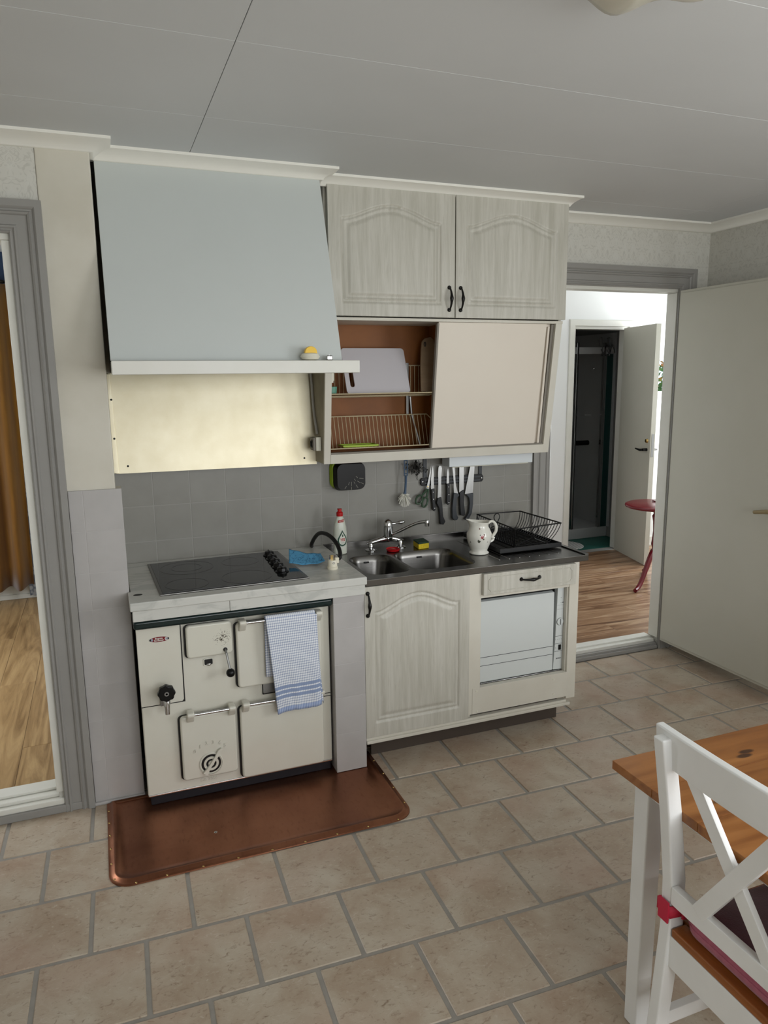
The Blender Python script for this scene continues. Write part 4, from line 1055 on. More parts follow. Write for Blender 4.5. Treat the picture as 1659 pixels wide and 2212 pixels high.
# ---- things on the sink
o = thing('soap_dish', (1.338, -0.160, ZS), 'small red silicone dish between the tap legs', 'dish')
G().lathe([(0.022, 0), (0.029, 0.002), (0.033, 0.011), (0.031, 0.012), (0.026, 0.005), (0, 0.004)], (1.338, -0.160, ZS+0.0005), 'z', 24).build('bowl', 'red_dish', o)
G().lathe([(0.012, 0.0045), (0.014, 0.009), (0.010, 0.011), (0, 0.0115)], (1.338, -0.160, ZS), 'z', 16).build('soap', 'red', o)
SP = thing('dish_sponge', (1.50, -0.14, ZS), 'yellow sponge with a green scouring top beside the sink basin', 'sponge')
P = [(1.455, -0.185), (1.513, -0.175), (1.520, -0.095), (1.464, -0.102)]
G().prism(P, 'z', ZS+0.0006, ZS+0.025).build('foam', 'sponge', SP, 0.003)
G().prism(P, 'z', ZS+0.025, ZS+0.032).build('scouring_layer', 'scour_green', SP, 0.0015)
# washing-up liquid
BT = thing('washing_up_liquid', (1.100, -0.114, ZS), 'white washing-up liquid bottle with a red cap and green drop label', 'bottle')
MAT['bottle'] = mat('pearl_white_bottle', (206, 208, 198), (196, 199, 184), 0.3, vs=20)
MAT['label_green'] = mat('label_green', (34, 70, 54), None, 0.35)
MAT['label_white'] = mat('label_white', (214, 216, 204), None, 0.35)
c_ = (1.100, -0.114, ZS)
G().lathe([(0.026, 0.0005), (0.030, 0.004), (0.031, 0.02), (0.0305, 0.06), (0.0315, 0.095), (0.029, 0.125), (0.023, 0.150), (0.0175, 0.165), (0.014, 0.171), (0.0135, 0.175), (0, 0.175)], c_, 'z', 32, 1.0, 0.72).build('bottle_body', 'bottle', BT)
cp = G().lathe([(0.0145, 0.1745), (0.0150, 0.177), (0.0150, 0.190), (0.0125, 0.1935), (0.009, 0.195), (0.009, 0.2035), (0.0105, 0.205), (0.0105, 0.208), (0, 0.208)], c_, 'z', 24).build('cap', 'red', BT)
def drop(sx, sz, x, z, n=28):
    out = []
    for k in range(n):
        a = 2*PI*k/n
        px, pz = math.sin(a)*(1.0 if math.cos(a) < 0 else (1-math.cos(a)**1.6*0.95)), math.cos(a)
        pz = pz*1.45 if pz > 0 else pz*0.75
        out.append((x+sx*px, z+sz*pz))
    return out
def curved(poly, y0, xc, rx, ry, lift):
    """a flat label bent on to the elliptical bottle wall"""
    n = len(poly); cx0 = sum(p[0] for p in poly)/n; cz0 = sum(p[1] for p in poly)/n
    rings = []
    for k in range(6):
        s_ = 1-k/6.0
        rings.append([(cx0+(p[0]-cx0)*s_, cz0+(p[1]-cz0)*s_) for p in poly])
    def pt(x, z):
        t = max(-0.98, min(0.98, (x-xc)/rx)); return (x, y0-ry*math.sqrt(1-t*t)-lift, z)
    g = G(); vs = [pt(*p) for R in rings for p in R]; vs.append(pt(cx0, cz0)); fs = []
    for i in range(5):
        for k in range(n): fs.append((i*n+k, i*n+(k+1) % n, (i+1)*n+(k+1) % n, (i+1)*n+k))
    for k in range(n): fs.append((5*n+k, 5*n+(k+1) % n, 6*n))
    return g.add(vs, fs)
lb = curved(drop(0.0225, 0.034, 1.104, ZS+0.065), -0.114, 1.100, 0.0315, 0.0228, 0.0006).build('label', 'label_green', BT)
curved(drop(0.0170, 0.026, 1.1045, ZS+0.066), -0.114, 1.100, 0.0315, 0.0228, 0.0010).build('label_field', 'label_white', lb)
curved(drop(0.0034, 0.006, 1.105, ZS+0.087), -0.114, 1.100, 0.0315, 0.0228, 0.0014).build('label_drop', 'label_green', lb)
text('label_text', 'YES', 0.0175, (1.1045, -0.114-0.0228-0.0016, ZS+0.069), 'red', lb, 0.0003, sx=0.82, bold=0.0003)
text('label_small_text', 'ORIGINAL', 0.004, (1.1045, -0.114-0.0228-0.0014, ZS+0.055), 'label_green', lb, 0.0002)
nl = curved([(1.086, ZS+0.146), (1.112, ZS+0.149), (1.115, ZS+0.161), (1.089, ZS+0.158)], -0.114, 1.100, 0.026, 0.0185, 0.0008).build('neck_label', 'red', BT)
text('neck_text', 'ACTIV', 0.0075, (1.1010, -0.114-0.0185-0.0014, ZS+0.1535), 'label_white', nl, 0.0002, rot=0.1)
# porcelain jug
jc = (1.676, -0.357)
JG = thing('porcelain_jug', (jc[0], jc[1], ZS), 'white porcelain jug with red flowers standing on the drainer', 'jug')
spots = []
def jp(a, r, z): return (math.cos(a)*r, math.sin(a)*r, z)
aF = math.radians(-110)
for da, z, rad, c in ((0.10, 0.086, 0.010, (150, 42, 46)), (0.28, 0.096, 0.005, (120, 92, 80)), (-0.05, 0.094, 0.0045, (98, 110, 84)), (-0.16, 0.066, 0.009, (84, 86, 74)), (0.20, 0.076, 0.005, (96, 90, 74)), (-0.95, 0.058, 0.006, (88, 84, 76)), (-0.8, 0.050, 0.004, (140, 66, 60)), (-0.1, 0.122, 0.006, (120, 96, 88)), (0.62, 0.060, 0.005, (110, 104, 92)), (1.3, 0.085, 0.007, (150, 50, 52))):
    spots.append((jp(aF+da, 0.0562 if z < 0.11 else 0.045, z), rad, c))
MAT['porcelain'] = porcelain(spots)
prof = [(0.040, 0.000), (0.0435, 0.002), (0.044, 0.007), (0.038, 0.011), (0.036, 0.015), (0.042, 0.028), (0.051, 0.050), (0.0565, 0.075), (0.0560, 0.092), (0.048, 0.110), (0.0405, 0.124), (0.0400, 0.134), (0.044, 0.146)]
n = 40; loops = []
for (r, h_) in prof + [(0.0425, 0.146), (0.038, 0.134), (0.038, 0.120)]:
    L = []
    for k in range(n):
        a = 2*PI*k/n; rr_ = r; z_ = h_
        sp_ = max(0.0, math.cos(a-math.radians(170)))**5
        if h_ > 0.115: rr_ = r + 0.018*sp_*((h_-0.115)/0.031); z_ = h_ + 0.014*sp_*((h_-0.115)/0.031) + 0.002*math.cos(3*a)*((h_-0.115)/0.031)
        if h_ < 0.012: rr_ = r*(1+0.018*math.cos(9*a))
        L.append((jc[0]+rr_*math.cos(a), jc[1]+rr_*math.sin(a), ZS+0.0008+z_))
    loops.append(L)
G().loft(loops, True, True).build('jug_body', 'porcelain', JG, ang=70)
ha_ = math.radians(-8)
def jh(r, z): return (jc[0]+math.cos(ha_)*r, jc[1]+math.sin(ha_)*r, ZS+z)
G().tube(smooth([jh(0.040, 0.135), jh(0.056, 0.144), jh(0.071, 0.138), jh(0.080, 0.120), jh(0.080, 0.100), jh(0.071, 0.084), jh(0.063, 0.073), jh(0.068, 0.066), jh(0.064, 0.056), jh(0.050, 0.050)], 5), [0.006]*12+[0.0068]*24+[0.0056]*10, 10).build('handle', 'porcelain', JG)

# ---- dish rack with its drip tray
TR = thing('drip_tray', (1.90, -0.24, ZS), 'black plastic drip tray under the wire dish rack', 'tray')
P = [(1.745, -0.425), (2.073, -0.418), (2.062, -0.035), (1.760, -0.040)]
G().prism(P, 'z', ZS+0.0065, ZS+0.0105).build('tray_floor', 'black', TR, 0.001)
def rim(P, z0, z1, t):
    cx_ = sum(p[0] for p in P)/4; cy_ = sum(p[1] for p in P)/4
    I = [(p[0]+(t if p[0] < cx_ else -t), p[1]+(t if p[1] < cy_ else -t)) for p in P]
    return G().loft([[(x, y, z0) for x, y in P], [(x, y, z1) for x, y in P], [(x, y, z1) for x, y in I], [(x, y, z0+0.003) for x, y in I]], False, False)
rim(P, ZS+0.0065, ZS+0.026, 0.006).build('tray_rim', 'black', TR, 0.0012)
for k in range(8):
    t = (k+0.7)/8.6; x0_, x1_ = 1.76+0.30*t, 1.766+0.295*t
    G().tube([(x0_, -0.405, ZS+0.0112), (x1_, -0.06, ZS+0.0112)], 0.0022, 6).build('tray_ridge', 'black', TR)
RK = thing('dish_rack', (1.93, -0.22, ZS+0.0105), 'black wire dish rack standing empty on its tray', 'dish rack')
rim4 = [(1.842, -0.028), (2.083, -0.036), (2.094, -0.377), (1.828, -0.412)]     # BL, BR, FR, FL at the top
bot4 = [(1.846, -0.058), (2.034, -0.064), (2.042, -0.362), (1.842, -0.384)]
ZR = ZS+0.108; ZB = ZS+0.020
G().tube([(x, y, ZR) for x, y in rim4], 0.0034, 8, True).build('top_rim', 'black_wire', RK)
G().tube([(x, y, ZB) for x, y in bot4], 0.0030, 8, True).build('bottom_frame', 'black_wire', RK)
def lerp(a, b, t): return (a[0]+(b[0]-a[0])*t, a[1]+(b[1]-a[1])*t)
def end_wires(T0, T1, B0, B1, nw, bulge):
    g = G()
    for k in range(nw):
        t = k/(nw-1); a = lerp(T0, T1, t); b = lerp(B0, B1, t)
        pts = []
        for j in range(6):
            s_ = j/5; x, y = lerp(a, b, s_); bx = bulge*math.sin(PI*s_)
            pts.append((x+bx, y, ZR+(ZB-ZR)*s_))
        g.tube(pts, 0.0019, 6)
    return g
end_wires(rim4[1], rim4[2], bot4[1], bot4[2], 17, 0.010).build('end_wires', 'black_wire', RK)
end_wires(rim4[0], rim4[3], bot4[0], bot4[3], 17, -0.010).build('end_wires', 'black_wire', RK)
g = G()
for k in range(12):
    t = (k+0.5)/12; a = lerp(bot4[0], bot4[1], t); b = lerp(bot4[3], bot4[2], t); g.tube([(a[0], a[1], ZB), (b[0], b[1], ZB)], 0.0018, 6)
for k in range(5):
    t = (k+0.5)/5; a = lerp(bot4[0], bot4[3], t); b = lerp(bot4[1], bot4[2], t); g.tube([(a[0], a[1], ZB-0.003), (b[0], b[1], ZB-0.003)], 0.0018, 6)
g.build('bottom_wires', 'black_wire', RK)
for (T0, T1, B0, B1) in ((rim4[0], rim4[1], bot4[0], bot4[1]), (rim4[3], rim4[2], bot4[3], bot4[2])):
    a = lerp(T0, T1, 0.46); b = lerp(B0, B1, 0.46)
    def w_(dx, s_): x, y = lerp(a, b, s_); return (x+dx, y, ZR+(ZB-ZR)*s_)
    loop = [w_(-0.075, 0.98), w_(-0.05, 0.86), w_(-0.012, 0.68), w_(-0.004, 0.55), w_(-0.010, 0.40), w_(-0.016, 0.24), w_(-0.012, 0.09), w_(0, 0.03), w_(0.012, 0.09), w_(0.016, 0.24), w_(0.010, 0.40), w_(0.004, 0.55), w_(0.012, 0.68), w_(0.05, 0.86), w_(0.075, 0.98)]
    G().tube(smooth(loop, 3), 0.0024, 6).build('keyhole_wire', 'black_wire', RK)
    G().tube([(T0[0], T0[1], ZR), (B0[0], B0[1], ZB)], 0.0028, 6).build('corner_wire', 'black_wire', RK)
for x, y in bot4: G().tube([(x, y, ZB), (x, y, ZS+0.0106)], 0.0032, 6).build('foot', 'black_wire', RK)

# ================================================================== BASE CABINET AND DISHWASHER
def routed_door(x0, x1, z0, z1, yf, t, field, step=0.0045):
    """slab whose face is routed: field = (xl, xr, zb, z_shoulder, z_peak)"""
    nx = int((x1-x0)/step); nz = int((z1-z0)/step)
    xl, xr, zb, zs, zp = field; xc = (xl+xr)/2; hw = (xr-xl)/2
    def topz(x):
        u = (x-xc)/hw
        return zs + (zp-zs)*(0.5+0.5*math.cos(PI*u/0.92))**0.72 if abs(u) < 0.92 else zs
    def slope(x): return (topz(x+0.002)-topz(x-0.002))/0.004
    def sm(a, b, x):
        t_ = max(0.0, min(1.0, (x-a)/(b-a))); return t_*t_*(3-2*t_)
    def depth(x, z):
        d_ = min(x-xl, xr-x, z-zb, (topz(x)-z)/math.sqrt(1+slope(x)**2))
        if d_ < -0.004 or d_ > 0.05: base = 0.0
        dep = 0.0064*sm(-0.001, 0.004, d_) - 0.0044*sm(0.005, 0.016, d_) + 0.0042*sm(0.017, 0.021, d_) - 0.0062*sm(0.023, 0.042, d_)
        return dep
    rows = []
    for j in range(nz+1):
        z = z0 + (z1-z0)*j/nz
        rows.append([(x0+(x1-x0)*i/nx, yf+depth(x0+(x1-x0)*i/nx, z), z) for i in range(nx+1)])
    g = G().sheet(rows)
    g.box(x0+0.0002, x1-0.0002, yf+0.0085, yf+t, z0+0.0002, z1-0.0002)
    W_ = nx+1
    edge = [i for i in range(W_)] + [j*W_+nx for j in range(1, nz+1)] + [nz*W_+i for i in range(nx-1, -1, -1)] + [j*W_ for j in range(nz-1, 0, -1)]
    base = len(g.v); g.v += [(g.v[i][0], yf+0.0095, g.v[i][2]) for i in edge]; n_ = len(edge)
    g.f += [(edge[k], base+k, base+(k+1) % n_, edge[(k+1) % n_]) for k in range(n_)]
    return g
def bow_handle(parent, p0, p1, out=0.024):
    a, b = Vector(p0), Vector(p1); o_ = Vector((0, -1, 0)); pts = []
    for k in range(13):
        t = k/12; pts.append(a.lerp(b, t) + o_*(0.006+out*math.sin(PI*t)**0.7))
    rs = [0.0035+0.0025*math.sin(PI*k/12)**2 + (0.0012 if k in (5, 7) else 0) + (0.0022 if k == 6 else 0) for k in range(13)]
    h_ = G().tube(pts, rs, 10).build('handle', 'dark_iron', parent, ang=60)
    for p in (a, b): G().lathe([(0.0085, 0), (0.0085, -0.003), (0.005, -0.008), (0, -0.009)], tuple(p), 'y', 14).build('rosette', 'dark_iron', h_)
    return h_
YB = -0.562
MAT['toe_shade'] = mat('shaded_toe_kick', (74, 64, 56), None, 0.6)  # toe-space shadow is put into this dark base colour
BC = thing('sink_cabinet', (1.55, -0.28, 0), 'whitewashed sink base cabinet with one arched door and a drawer', 'cabinet')
g = G().box(1.048, 1.060, YB, 0.012, 0.102, 0.762).box(2.046, 2.058, YB+0.002, 0.012, 0.128, 0.762).box(1.06, 2.046, -0.01, 0.012, 0.102, 0.60).box(1.06, 1.53, YB, -0.01, 0.102, 0.118).box(1.53, 2.046, YB+0.06, -0.01, 0.225, 0.240).box(1.516, 1.530, YB, -0.01, 0.10, 0.62)
g.build('carcass', 'cab_frame', BC)
G().box(1.514, 1.570, YB-0.014, YB, 0.138, 0.764).build('stile', 'cab_frame', BC, 0.0015)
g = G().box(2.012, 2.060, YB-0.014, YB+0.004, 0.128, 0.764); g.build('stile', 'cab_frame', BC, 0.0015)
g = G().box(1.556, 2.012, YB-0.012, YB, 0.655, 0.764); g.build('top_rail', 'cab_frame', BC, 0.001)
LP = G().box(1.532, 2.012, YB-0.016, YB+0.012, 0.139, 0.257).build('lower_panel', 'cab_frame', BC, 0.002)
for x, z in ((1.552, 0.243), (1.942, 0.233), (1.944, 0.163), (1.556, 0.150)):
    G().lathe([(0.004, 0), (0.0036, -0.0015), (0, -0.002)], (x, YB-0.016, z), 'y', 10).build('screw_cap', 'off_white', LP)
G().box(1.556, 1.560, YB-0.004, -0.50, 0.257, 0.655).build('reveal', 'cab_frame', BC)
G().box(2.006, 2.012, YB-0.004, -0.50, 0.257, 0.655).build('reveal', 'cab_frame', BC)
DR = routed_door(1.047, 1.5125, 0.126, 0.765, -0.581, 0.0185, (1.088, 1.468, 0.186, 0.660, 0.722)).build('door', 'foil', BC, ang=60)
bow_handle(DR, (1.0605, -0.581, 0.739), (1.0605, -0.581, 0.648), 0.020)
DW = G().box(1.572, 2.033, -0.594, YB-0.010, 0.671, 0.764).build('drawer', 'foil', BC, 0.003)
oc = [(1.606, 0.686), (1.998, 0.686), (2.003, 0.694), (2.010, 0.699), (2.010, 0.736), (2.003, 0.741), (1.998, 0.749), (1.606, 0.749), (1.601, 0.741), (1.594, 0.736), (1.594, 0.699), (1.601, 0.694)]
G().tube([(x, -0.594, z) for x, z in oc], 0.0022, 6, True).build('drawer_bead', 'foil', DW)
bow_handle(DW, (1.752, -0.594, 0.724), (1.842, -0.594, 0.724), 0.020)
G().box(1.047, 2.014, YB-0.016, YB+0.01, 0.112, 0.124).box(1.047, 2.030, YB-0.024, YB+0.006, 0.099, 0.113).build('base_moulding', 'cab_frame', BC, 0.003)
G().box(1.097, 2.02, -0.495, -0.485, 0.001, 0.102).build('toe_kick', 'toe_shade', BC)
# dishwasher
DM = thing('dishwasher', (1.79, -0.32, 0.2405), 'white compact dishwasher built into the sink cabinet', 'dishwasher')
G().box(1.566, 2.002, -0.500, -0.06, 0.2415, 0.628).build('housing', 'appliance', DM, 0.003)
G().box(1.5615, 2.0055, -0.514, -0.500, 0.2460, 0.6500).build('shadow_gap', 'black', DM)
G().prism([(-0.524, 0.262), (-0.544, 0.262), (-0.548, 0.270), (-0.545, 0.629), (-0.524, 0.633)], 'x', 1.5625, 1.955).build('door_panel', 'appliance', DM, 0.002)
G().box(1.5625, 2.004, -0.546, -0.514, 0.2535, 0.2590).build('bottom_strip', 'chrome', DM, 0.001)
CP = G().prism([(1.9585, 0.264), (2.0045, 0.262), (2.0045, 0.650), (1.972, 0.650), (1.966, 0.40)], 'y', -0.546, -0.520).build('control_panel', 'appliance', DM, 0.0015)
for z in (0.378, 0.340): G().box(1.5635, 1.952, -0.5485, -0.5465, z-0.0008, z+0.0008).build('groove', 'black', DM)
MAT['print_dark'] = mat('dark_print', (30, 30, 30), None, 0.5)
yc = -0.5462
KN2 = G().lathe([(0.0165, 0.0), (0.0165, -0.004), (0.0155, -0.005), (0, -0.005)], (1.9875, yc, 0.489), 'y', 28).build('program_knob', 'appliance', CP)
G().lathe([(0.0165, -0.0003), (0.0165, -0.0008), (0.0175, -0.0008), (0.0175, -0.0003)], (1.9875, yc, 0.489), 'y', 32, caps=False).build('knob_ring', 'print_dark', KN2)
G().box(1.9858, 1.9892, yc-0.008, yc-0.004, 0.476, 0.502).build('knob_grip', 'grey_mark', KN2, 0.001)
for z in (0.421, 0.3855, 0.3495): G().box(1.964, 2.003, yc-0.0005, yc+0.0002, z-0.0006, z+0.0006).build('print_line', 'print_dark', CP)
for z in (0.566, 0.547): G().box(1.972, 2.003, yc-0.0005, yc+0.0002, z-0.0003, z+0.0003).build('print_line', 'grey_mark', CP)
G().box(1.9835, 1.9965, yc-0.003, yc, 0.3555, 0.3800).build('switch', 'gloss_black', CP, 0.001)
G().box(1.9965, 2.0035, yc-0.001, yc, 0.576, 0.5785).build('print_mark', 'print_dark', CP)
for x in (1.968, 1.978, 1.988, 1.998): text('program_symbol', 'o', 0.007, (x, yc-0.0003, 0.4065), 'grey_mark', CP, 0.0002)
text('program_symbol', 'a', 0.008, (1.969, yc-0.0003, 0.367), 'grey_mark', CP, 0.0002)
text('program_symbol', 'n', 0.008, (1.990, yc-0.0003, 0.600), 'print_dark', CP, 0.0002)
text('program_symbol', 'o', 0.007, (1.990, yc-0.0003, 0.577), 'grey_mark', CP, 0.0002)
text('maker_name', 'BOSCH', 0.0078, (1.986, yc-0.0003, 0.315), 'print_dark', CP, 0.0002, bold=0.0002)

# ================================================================== WALL CUPBOARD
WC = thing('wall_cupboard', (1.585, -0.12, 1.21), 'wall cupboard with arched doors above and a sliding door below', 'cupboard')
ZM = 1.816
def yface(z): return -0.262 + (ZM-z)/(ZM-1.21)*0.082 if z < ZM else -0.262
g = G().box(1.020, 1.034, -0.243, 0.020, ZM, 2.328).box(2.136, 2.150, -0.243, 0.020, ZM, 2.328).box(1.034, 2.136, -0.243, 0.020, 2.315, 2.328).box(1.034, 2.136, 0.008, 0.020, ZM, 2.315)
g.build('upper_carcass', 'cab_frame', WC)
G().box(1.018, 2.148, -0.262, 0.02, 1.808, 1.8205).build('middle_shelf', 'cab_frame', WC, 0.0015)
def side_prism(g, x0, x1): return g.prism([(0.020, 1.812), (-0.255, 1.812), (yface(1.21)+0.004, 1.212), (0.020, 1.212)], 'x', x0, x1)
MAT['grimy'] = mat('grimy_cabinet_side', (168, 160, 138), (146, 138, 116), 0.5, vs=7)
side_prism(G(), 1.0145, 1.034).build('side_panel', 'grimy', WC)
side_prism(G(), 2.130, 2.144).build('side_panel', 'cab_frame', WC)
def slant(x0a, x1a, z0, x0b, x1b, z1, o0, o1):
    """box that follows the sloping front: corners at the lower (a) and upper (b) end"""
    g = G(); v = []
    for (xa, xb, z) in ((x0a, x1a, z0), (x0b, x1b, z1)):
        y = yface(z); v += [(xa, y+o0, z), (xb, y+o0, z), (xb, y+o1, z), (xa, y+o1, z)]
    return g.add(v, [(0, 3, 2, 1), (4, 5, 6, 7), (0, 1, 5, 4), (1, 2, 6, 5), (2, 3, 7, 6), (3, 0, 4, 7)])
slant(1.014, 1.044, 1.21, 1.014, 1.044, 1.812, 0.0, 0.016).build('face_stile', 'cab_frame', WC, 0.0015)
slant(2.112, 2.144, 1.21, 2.112, 2.146, 1.812, 0.0, 0.016).build('face_stile', 'cab_frame', WC, 0.0015)
slant(1.044, 2.112, 1.21, 1.044, 2.112, 1.2505, -0.001, 0.016).build('bottom_rail', 'cab_frame', WC, 0.0015)
G().box(1.034, 2.130, -0.166, 0.020, 1.212, 1.226).build('bottom_board', 'cab_inside', WC)
G().box(1.034, 2.130, 0.004, 0.012, 1.226, 1.808).build('back_board', 'cab_inside', WC)
side_prism(G(), 1.0345, 1.040).build('inner_side', 'cab_inside', WC)
G().box(1.595, 1.605, -0.17, 0.004, 1.226, 1.808).build('partition', 'cab_inside', WC)
slant(1.036, 2.116, 1.2505, 1.036, 2.116, 1.2575, 0.006, 0.034).build('lower_track', 'grey_edge', WC)
UD = routed_door(1.0265, 1.5845, 1.8245, 2.3225, -0.281, 0.018, (1.080, 1.522, 1.877, 2.206, 2.262)).build('door', 'foil', WC, ang=60)
bow_handle(UD, (1.5585, -0.281, 1.948), (1.5585, -0.281, 1.856), 0.020)
UD = routed_door(1.5895, 2.1475, 1.8245, 2.3225, -0.281, 0.018, (1.640, 2.092, 1.877, 2.204, 2.260)).build('door', 'foil', WC, ang=60)
bow_handle(UD, (1.6125, -0.281, 1.948), (1.6125, -0.281, 1.856), 0.020)
SD = slant(1.524, 2.066, 1.2565, 1.524, 2.070, 1.8075, 0.010, 0.022).build('sliding_door', 'slide_door', WC, 0.001)
slant(1.516, 1.525, 1.2565, 1.516, 1.525, 1.802, 0.004, 0.023).build('edge_strip', 'grey_edge', SD, 0.001)
S2 = slant(1.61, 2.108, 1.2565, 1.61, 2.100, 1.8075, 0.027, 0.036).build('sliding_door', 'slide_door', WC, 0.001)
slant(2.084, 2.096, 1.2565, 2.080, 2.090, 1.795, 0.014, 0.027).build('edge_strip', 'slide_door', S2, 0.001)
slant(2.098, 2.112, 1.252, 2.098, 2.112, 1.806, 0.014, 0.05).build('inner_stile', 'grey_edge', WC)

# ---- plate racks in the cupboard
def wires(segs, r, n=6):
    g = G()
    for s_ in segs: g.tube(s_, r, n)
    return g
R1 = thing('plate_rack', (1.32, -0.1, 1.49), 'beige wire shelf in the middle of the wall cupboard', 'wire rack')
zf, zb = 1.508, 1.490
wires([[(1.042, -0.200, zf), (1.590, -0.200, zf)], [(1.042, -0.012, zb), (1.590, -0.012, zb)], [(1.042, -0.10, (zf+zb)/2-0.003), (1.590, -0.10, (zf+zb)/2-0.003)], [(1.10, -0.012, 1.628), (1.590, -0.012, 1.628)]], 0.0026).build('frame_wires', 'wire', R1)
wires([[(1.052+0.0148*k, -0.200, zf+0.001), (1.052+0.0148*k, -0.012, zb+0.001)] for k in range(37)], 0.0015, 5).build('cross_wires', 'wire', R1)
wires([[(1.082+0.0205*k, -0.014, zb), (1.082+0.0205*k, -0.012, 1.628)] for k in range(25)], 0.0015, 5).build('back_wires', 'wire', R1)
G().box(1.470, 1.482, -0.016, -0.006, 1.40, 1.640).build('bracket', 'grey_metal', R1, 0.001)
R2 = thing('plate_rack', (1.32, -0.1, 1.26), 'beige wire plate rack at the bottom of the wall cupboard', 'wire rack')
wires([[(1.042, -0.168, 1.273), (1.590, -0.168, 1.273)], [(1.046, -0.032, 1.404), (1.565, -0.032, 1.404), (1.590, -0.09, 1.36)], [(1.042, -0.06, 1.262), (1.590, -0.06, 1.262)], [(1.565, -0.10, 1.264), (1.588, -0.088, 1.36)]], 0.0026).build('frame_wires', 'wire', R2)
wires([[(1.052+0.0186*k, -0.166, 1.272), (1.052+0.0186*k, -0.075, 1.262), (1.052+0.0186*k, -0.032, 1.404)] for k in range(28)], 0.0015, 5).build('plate_wires', 'wire', R2)
for x in (1.044, 1.490): 
    wires([[(x, -0.012, 1.485), (x+0.004, -0.020, 1.404), (x+0.022, -0.075, 1.264)]], 0.0048).build('hanger', 'grey_metal', R2)

# ---- things in the cupboard
def leaning(poly, y0, y1, t, zref, hgt):
    g = G().prism(poly, 'y', 0, t)
    g.v = [(x, y0 + (y1-y0)*(z-zref)/hgt + y, z) for x, y, z in g.v]; return g
CB = thing('cutting_board', (1.29, -0.12, 1.51), 'white plastic cutting board leaning in the cupboard rack', 'cutting board')
out = rrect(1.140, 1.438, 1.5065, 1.704, 0.014, 4)
hole = rrect(1.160, 1.180, 1.535, 1.625, 0.0095, 5)
pl = plate_with_holes([(p[0], p[1]) for p in out], [[(p[0], p[1]) for p in hole]], 0.0)
nb = len(pl.v); fr = [(x, 0.0, y) for x, y, z in pl.v]; bk = [(x, 0.008, y) for x, y, z in pl.v]
g = G(); g.add(fr+bk, list(pl.f)+[tuple(i+nb for i in reversed(f)) for f in pl.f])
no, nh = len(out), len(hole)
g.f += [(i, (i+1) % no, (i+1) % no+nb, i+nb) for i in range(no)] + [(no+i, no+i+nb, no+(i+1) % nh+nb, no+(i+1) % nh) for i in range(nh)]
g.v = [(x, -0.140 + 0.085*(z-1.5065)/0.2 + y, z) for x, y, z in g.v]
g.build('board_body', 'board', CB)
CB2 = thing('cutting_board', (1.56, -0.09, 1.51), 'tan cutting board half hidden behind the sliding door', 'cutting board')
tb = [(1.500, 1.5105), (1.592, 1.5105), (1.592, 1.742), (1.575, 1.756), (1.545, 1.748), (1.530, 1.735), (1.521, 1.700), (1.510, 1.62)]
leaning(tb, -0.118, -0.060, 0.012, 1.51, 0.24).build('board_body', 'tan_board', CB2, 0.003)
G().tube([(1.541+0.004*math.cos(a), -0.068, 1.722+0.010*math.sin(a)) for a in [2*PI*k/10 for k in range(10)]], 0.002, 6, True).build('hanging_hole', 'black', CB2)
o = thing('plate', (1.19, -0.135, 1.276), 'lime green plastic plate lying flat in the bottom rack', 'plate')
G().prism(rrect(1.112, 1.268, -0.163, -0.092, 0.012, 4), 'z', 1.2765, 1.2815).build('plate_base', 'lime', o, 0.0015)
rim([(1.108, -0.166), (1.272, -0.166), (1.272, -0.088), (1.108, -0.088)], 1.2785, 1.2855, 0.005).build('plate_edge', 'lime', o)
o = thing('cup', (1.066, -0.150, 1.51), 'small teal plastic cup at the left end of the cupboard shelf', 'cup')
G().lathe([(0.016, 0.0015), (0.021, 0.004), (0.023, 0.030), (0.0215, 0.030), (0.0195, 0.006), (0, 0.005)], (1.066, -0.150, 1.5075), 'z', 20).build('cup_wall', 'teal', o)
G().tube([(1.066+0.0225*math.cos(a), -0.150+0.0225*math.sin(a), 1.538) for a in [2*PI*k/20 for k in range(20)]], 0.0012, 6, True).build('cup_lip', 'teal', o)
o = thing('paper_note', (1.05, -0.14, 1.55), 'pair of cream cards tucked inside the cupboard left edge', 'card')
G().box(1.045, 1.062, -0.190, -0.188, 1.556, 1.70).build('card', 'off_white', o); G().box(1.050, 1.068, -0.180, -0.178, 1.564, 1.70).build('card', 'off_white', o)

# ---- lamp box under the cupboard
LB = thing('under_cupboard_lamp', (1.88, -0.065, 1.155), 'white strip lamp box under the wall cupboard', 'lamp')
G().box(1.650, 2.106, -0.104, -0.025, 1.155, 1.2095).build('housing', 'light_box', LB, 0.003)
G().box(1.67, 2.086, -0.095, -0.034, 1.1505, 1.1555).build('diffuser', 'off_white', LB, 0.002)

# ================================================================== THINGS ON THE SINK WALL
KH = thing('knife_rail', (1.724, 0.008, 1.06), 'black magnetic knife rail on the sink wall', 'knife rail')
yk = 0.0215
def rail_pt(t, dz): return (1.558+0.331*t, 1.066+0.010*t*0.2+dz)
G().prism([(1.553, 1.066), (1.560, 1.056), (1.886, 1.058), (1.894, 1.068), (1.894, 1.086), (1.886, 1.096), (1.560, 1.094), (1.553, 1.084)], 'y', yk-0.014, yk).build('rail_body', 'gloss_black', KH, 0.002)
for z in (1.068, 1.084): G().box(1.572, 1.876, yk-0.0165, yk-0.013, z-0.003, z+0.003).build('magnet_strip', 'grey_handle', KH, 0.0008)
for x in (1.562, 1.884): G().lathe([(0.0035, 0), (0.003, -0.002), (0, -0.0024)], (x, yk-0.014, 1.076), 'y', 10).build('screw', 'chrome', KH)
for x in (1.570, 1.872): G().box(x, x+0.018, yk-0.006, yk, 1.096, 1.20).build('hanger_strip', 'grey_handle', KH)
yb_ = yk-0.0175       # back of the blades
